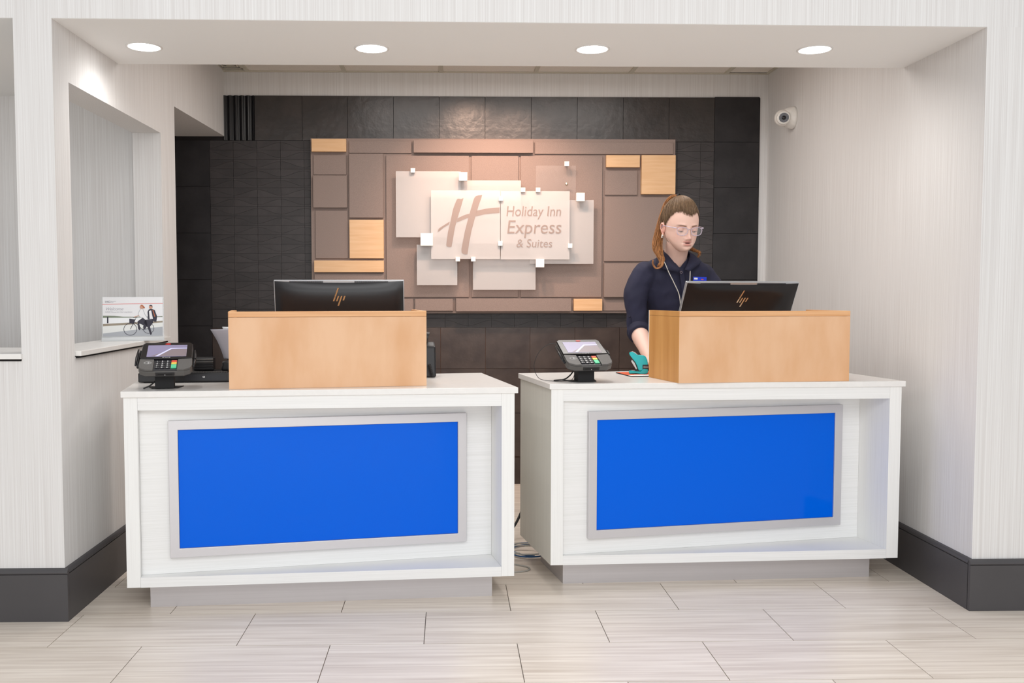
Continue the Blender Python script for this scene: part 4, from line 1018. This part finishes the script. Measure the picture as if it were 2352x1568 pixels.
for (i, j) in list(vv):
    q_ = [(i, j), ((i+1) % n1, j), ((i+1) % n1, j+1), (i, j+1)]
    if all(k in vv for k in q_) and j > 0: bm.faces.new([vv[k] for k in q_])
obj('scalp_hair', bm, 'hair_cap', person, smooth=True)
random.seed(11)
def strands(name, m_, gen, count, r=.0011, seg=5):
    bm = bmesh.new()
    for _ in range(count):
        pts = gen(); k = len(pts); bm_tube(bm, pts, [r*(.55+.45*math.sin(math.pi*(.12+.80*i/(k-1))))*min(1, .25+i*.4) for i in range(k)], seg)
    o = obj(name, bm, m_, person, smooth=True, keep=True); o['kind'] = 'stuff'; return o
def g_top():
    while True:
        a = random.uniform(0, 2*math.pi); th = random.uniform(.05, .80)*math.pi
        s_ = Vector((math.sin(th)*math.cos(a), math.sin(th)*math.sin(a), math.cos(th))); p = Vector(face_point(*s_)); hz = hairline(p.y, p.x)
        if p.z > hz-.002+random.uniform(-.002, .002) and (p.z-hz < .012 or random.random() < .25): break
    lift = random.uniform(.002, .0060); out = []; n = 11; w1 = random.uniform(-.0015, .0015)
    for k in range(n):
        t = k/(n-1); d = s_.lerp(tie_d, t).normalized(); o_ = .0026+lift*min(1, t*2.2)+.004*t*t
        p = skull(*d, o_); p.x += w1*math.sin(t*5); out.append(HM @ p)
    return out
strands('combed_hair', 'hair', g_top, 2600, .00085, 4)
TW_ = HM @ tie
def g_tail_factory(ctrl, spread_):
    def g():
        ox = [max(-1.7, min(1.7, random.gauss(0, 1))) for _ in range(3)]; pts = []
        for i, (c, s_) in enumerate(zip(ctrl, spread_)):
            v = Vector(c); w = random.gauss(0, .16)
            pts.append(v+Vector((ox[0]+w, (ox[1])*1.0, ox[2]*.7))*s_*.55)
        pts = smooth_path(pts, 5); k = int(len(pts)*random.uniform(.80, 1)); return pts[:max(k, 6)]
    return g
c0 = tuple(TW_)
strands('ponytail', 'hair_tail', g_tail_factory([c0, (1.022, 4.240, 1.584), (.998, 4.262, 1.548), (.978, 4.258, 1.48), (.962, 4.245, 1.41), (.950, 4.225, 1.36), (.958, 4.205, 1.318), (.965, 4.188, 1.285), (.948, 4.180, 1.262)], [.004, .008, .010, .013, .017, .019, .014, .010, .008]), 430, .0010, 5)
strands('loose_curl', 'hair_tail', g_tail_factory([(.955, 4.23, 1.37), (.950, 4.20, 1.33), (.965, 4.180, 1.29), (.958, 4.172, 1.262), (.935, 4.172, 1.255), (.922, 4.176, 1.275), (.921, 4.178, 1.295)], [.012, .010, .006, .004, .003, .003, .004]), 70, .0010, 5)
strands('loose_hair', 'hair_tail', g_tail_factory([c0, (1.06, 4.275, 1.575), (1.085, 4.315, 1.50), (1.095, 4.325, 1.42), (1.108, 4.30, 1.365), (1.128, 4.265, 1.342), (1.150, 4.24, 1.328), (1.141, 4.232, 1.305)], [.004, .010, .016, .014, .010, .008, .006, .006]), 170, .0010, 5)
bm = bmesh.new(); up_t = (Vector((1.018, 4.245, 1.590))-TW_).normalized(); a_ = up_t.orthogonal().normalized(); b_ = up_t.cross(a_)
for dd in (0, .004): bm_tube(bm, [TW_+up_t*(-.001+dd)-hu*.004+a_*(.0125*math.cos(k*math.pi/10))+b_*(.0125*math.sin(k*math.pi/10)) for k in range(20)], .0028, 8, closed=True)
obj('hair_tie', bm, 'hair_tie', person, smooth=True)
# --- glasses
gl = bpy.data.objects.new('glasses', None)
bmg = bmesh.new()
def rim(s):
    pts = []
    for k in range(36):
        a = k*2*math.pi/36; cx_, sz_ = math.cos(a), math.sin(a); e = .78
        x = .0240*(abs(cx_)**e)*(1 if cx_ > 0 else -1); z = .0172*(abs(sz_)**e)*(1 if sz_ > 0 else -1)
        if z > 0: x *= 1.06
        pts.append((s*.033+x, .0925-.10*abs(x*.5+s*.033)**1.6*1.0-.0, -.006+z))
    return pts
for s in (-1, 1): bm_tube(bmg, rim(s), .0017, 8, HM, closed=True)
bm_tube(bmg, [(-.010, .0915, .001), (-.005, .094, .0045), (.005, .094, .0045), (.010, .0915, .001)], .0019, 8, HM)
for s in (-1, 1):
    bm_tube(bmg, [(s*.0565, .0885, .007), (s*.0665, .083, .0075), (s*.0735, .072, .007)], [.0024, .003, .0024], 8, HM)
    bm_tube(bmg, [(s*.0735, .072, .007), (s*.0785, .040, .005), (s*.0815, .004, .002), (s*.080, -.014, -.012)], .0019, 8, HM)
go = obj('glasses', bmg, 'glasses_frame', person, smooth=True); go['label'] = 'clear plastic glasses'
for s in (-1, 1):
    bm = bmesh.new(); r = rim(s); c = sum((Vector(p) for p in r), Vector())/len(r); cv = bm.verts.new(HM @ (c+Vector((0, .001, 0)))); rv = [bm.verts.new(HM @ Vector(p)) for p in r]
    for k in range(36): bm.faces.new((cv, rv[k], rv[(k+1) % 36]))
    obj('lens', bm, 'glasses_lens', go, smooth=True)
bm = bmesh.new(); bm_ball(bm, Vector((-.0795, .0055, -.0415)), .0046, 14, HM); bm_ball(bm, Vector((-.0800, .0040, -.0490)), .0040, 14, HM)
o = obj('earring', bm, 'pearl', person, smooth=True); o['label'] = 'silver ball earring'
# --- shirt
sb = bmesh.new()
loft(sb, [ell_ring((1.048, 4.292, 1.318), .062, .056), ell_ring((1.050, 4.300, 1.300), .098, .064), ell_ring((1.050, 4.305, 1.275), .150, .074), ell_ring((1.052, 4.310, 1.250), .176, .086), ell_ring((1.055, 4.318, 1.205), .178, .104), ell_ring((1.062, 4.335, 1.14), .162, .118), ell_ring((1.068, 4.352, 1.08), .152, .118),
          ell_ring((1.078, 4.378, .99), .148, .115), ell_ring((1.088, 4.402, .90), .160, .120), ell_ring((1.095, 4.42, .80), .182, .130), ell_ring((1.095, 4.42, .76), .186, .134)])
limb(sb, [sho_r+Vector((.028, .002, -.008)), sho_r.lerp(elb_r, .35)+Vector((-.010, 0, 0)), sho_r.lerp(elb_r, .75)+Vector((-.004, 0, 0)), elb_r+Vector((0, -.004, -.002)), elb_r.lerp(wri_r, .16)], [.064, .056, .050, .051, .047])
limb(sb, [sho_l+Vector((-.028, .002, -.008)), sho_l.lerp(elb_l, .35)+Vector((.008, 0, 0)), sho_l.lerp(elb_l, .75)+Vector((.004, 0, 0)), elb_l, elb_l.lerp(wri_l, .16)], [.064, .056, .050, .051, .047])
me = remeshed(sb, .006, 6, 'shirt'); sm = bmesh.new(); sm.from_mesh(me)
# cloth folds
for v in sm.verts:
    n_ = noise.noise(Vector((v.co.x*9+v.co.z*5, v.co.y*7, v.co.z*9)))*.007+noise.noise(Vector((v.co.x*24-v.co.z*16, v.co.y*12, v.co.z*20)))*.005
    v.co += v.normal*n_
# cut an open neck
nc = Vector((1.058, 4.225, 1.285))
dele = [v for v in sm.verts if (((v.co.x-1.050)/.060)**2+((v.co.y-4.285)/.066)**2 < 1 and v.co.z > 1.27) or (v.co.y < 4.27 and v.co.z > 1.258+abs(v.co.x-1.056)*1.15 and abs(v.co.x-1.055) < .060)]
bmesh.ops.delete(sm, geom=dele, context='VERTS')
for v in sm.verts:
    if v.is_boundary and v.co.y < 4.27 and v.co.z > 1.25: v.co.z = 1.258+abs(v.co.x-1.056)*1.15
obj('shirt', sm, 'navy', person, smooth=True)
# rolled cuffs
for e_, w_ in ((elb_r, wri_r), (elb_l, wri_l)):
    d = (w_-e_).normalized(); c = e_.lerp(w_, .13)
    bm = bmesh.new(); pts = [c+d*(t*.048-.012) for t in [k/8 for k in range(9)]]; bm_tube(bm, pts, [.046, .0515, .053, .0535, .053, .053, .0525, .0515, .047], 28)
    for v in bm.verts: v.co += (v.co-c).normalized()*noise.noise(v.co*28)*.004
    obj('rolled_cuff', bm, 'navy', person, smooth=True)
bm = bmesh.new(); tb = [(.826, 4.222, 1.03), (.823, 4.218, .99), (.829, 4.200, .955)]; bm_tube(bm, tb, .010, 8, sx=1, sy=.2); st_ = obj('sleeve_tab', bm, 'navy', person)
bm = bmesh.new(); bm_ball(bm, Vector((.8245, 4.206, 1.035)), .0052, 12); obj('sleeve_button', bm, 'navy_dark', st_)
# collar: two pointed leaves folded over the neckline
def leaf(pts_in, pts_out, name='collar'):
    pts_in = smooth_path(pts_in, 4); pts_out = smooth_path(pts_out, 4)
    bm = bmesh.new(); n = len(pts_in); a = [bm.verts.new(Vector(p)) for p in pts_in]; b = [bm.verts.new(Vector(p)) for p in pts_out]
    mid = [bm.verts.new((Vector(p)+Vector(q_))/2+Vector((0, -.004, .004))) for p, q_ in zip(pts_in, pts_out)]
    for i in range(n-1): bm.faces.new((a[i], a[i+1], mid[i+1], mid[i])); bm.faces.new((mid[i], mid[i+1], b[i+1], b[i]))
    o = obj(name, bm, 'navy', person, smooth=True); s_ = o.modifiers.new('s', 'SOLIDIFY'); s_.thickness = .003; return o
leaf([(1.045, 4.352, 1.345), (1.005, 4.325, 1.342), (.990, 4.275, 1.338), (1.000, 4.222, 1.318), (1.022, 4.190, 1.282), (1.047, 4.176, 1.248)],
     [(1.045, 4.372, 1.310), (.980, 4.345, 1.306), (.958, 4.280, 1.300), (.950, 4.215, 1.277), (.968, 4.182, 1.253), (1.036, 4.172, 1.238)])
leaf([(1.045, 4.352, 1.345), (1.085, 4.330, 1.342), (1.106, 4.280, 1.338), (1.104, 4.232, 1.318), (1.086, 4.196, 1.282), (1.066, 4.178, 1.248)],
     [(1.045, 4.372, 1.310), (1.110, 4.350, 1.306), (1.138, 4.290, 1.308), (1.160, 4.240, 1.292), (1.140, 4.196, 1.276), (1.088, 4.176, 1.240)])
bm = bmesh.new()
for x, y_, z in ((1.0555, 4.199, 1.237), (1.071, 4.203, 1.178), (1.078, 4.222, 1.10)):
    bm_tube(bm, [(x+.0048*math.cos(k*math.pi/7), y_-.0035, z+.0048*math.sin(k*math.pi/7)) for k in range(14)], .0013, 6, closed=True)
obj('shirt_buttons', bm, 'button', person)
bm = bmesh.new(); bm_tube(bm, [(1.056, 4.200, 1.255), (1.067, 4.197, 1.18), (1.074, 4.205, 1.12), (1.080, 4.224, 1.04)], [.010, .010, .010, .010], 6, sx=1, sy=.12); obj('button_placket', bm, 'navy', person)
# lanyard
bm = bmesh.new()
bm_tube(bm, smooth_path([(.970, 4.190, 1.292), (.978, 4.178, 1.275), (.996, 4.180, 1.235), (1.020, 4.184, 1.19), (1.044, 4.188, 1.14), (1.054, 4.196, 1.09), (1.058, 4.205, 1.03)], 5), .0022, 6)
bm_tube(bm, smooth_path([(1.093, 4.183, 1.252), (1.0925, 4.182, 1.21), (1.091, 4.186, 1.16), (1.084, 4.20, 1.09), (1.066, 4.208, 1.03)], 5), .0022, 6)
obj('lanyard', bm, 'lanyard', person, smooth=True)
# name badge
Mb = frame_m((1.108, 4.188, 1.196), Vector((.985, .165, -.03)), Vector((.03, .0, .9995)), Vector((.165, -.985, 0)))
bm = bmesh.new(); bm_box(bm, 0, .065, 0, .021, 0, .002, Mb); bd = obj('name_badge', bm, 'badge_blue', person, bevel=.0008); bd['label'] = 'small blue name badge'
bm = bmesh.new(); bm_box(bm, .004, .021, .009, .017, .0021, .0025, Mb); obj('badge_emblem', bm, 'print_white', bd)
bm = bmesh.new(); bm_box(bm, .038, .050, .008, .012, .0021, .0025, Mb); obj('badge_name', bm, 'print_red', bd)
# trousers and shoes
tb = bmesh.new(); loft(tb, [ell_ring((1.093, 4.418, .90), .155, .115), ell_ring((1.095, 4.425, .82), .172, .124), ell_ring((1.095, 4.43, .74), .175, .125)])
for s in (-1, 1): limb(tb, [Vector((1.095+s*.083, 4.425, .78)), Vector((1.095+s*.09, 4.41, .45)), Vector((1.095+s*.09, 4.43, .12))], [.093, .066, .052])
me = remeshed(tb, .008, 4, 'trousers'); tm = bmesh.new(); tm.from_mesh(me); obj('trousers', tm, 'trousers', person, smooth=True)
for s in (-1, 1):
    x = 1.095+s*.095; bm = bmesh.new()
    loft(bm, [ell_ring((x, 4.49, .03), .028, .028, (1, 0, 0), (0, 0, 1), 16), ell_ring((x, 4.45, .045), .038, .045, (1, 0, 0), (0, 0, 1), 16), ell_ring((x, 4.38, .038), .040, .038, (1, 0, 0), (0, 0, 1), 16), ell_ring((x+s*.008, 4.30, .028), .043, .027, (1, 0, 0), (0, 0, 1), 16), ell_ring((x+s*.010, 4.245, .018), .028, .017, (1, 0, 0), (0, 0, 1), 16)])
    for v in bm.verts: v.co.z = max(v.co.z, .001)
    obj('shoe', bm, 'shoe', person, smooth=True)
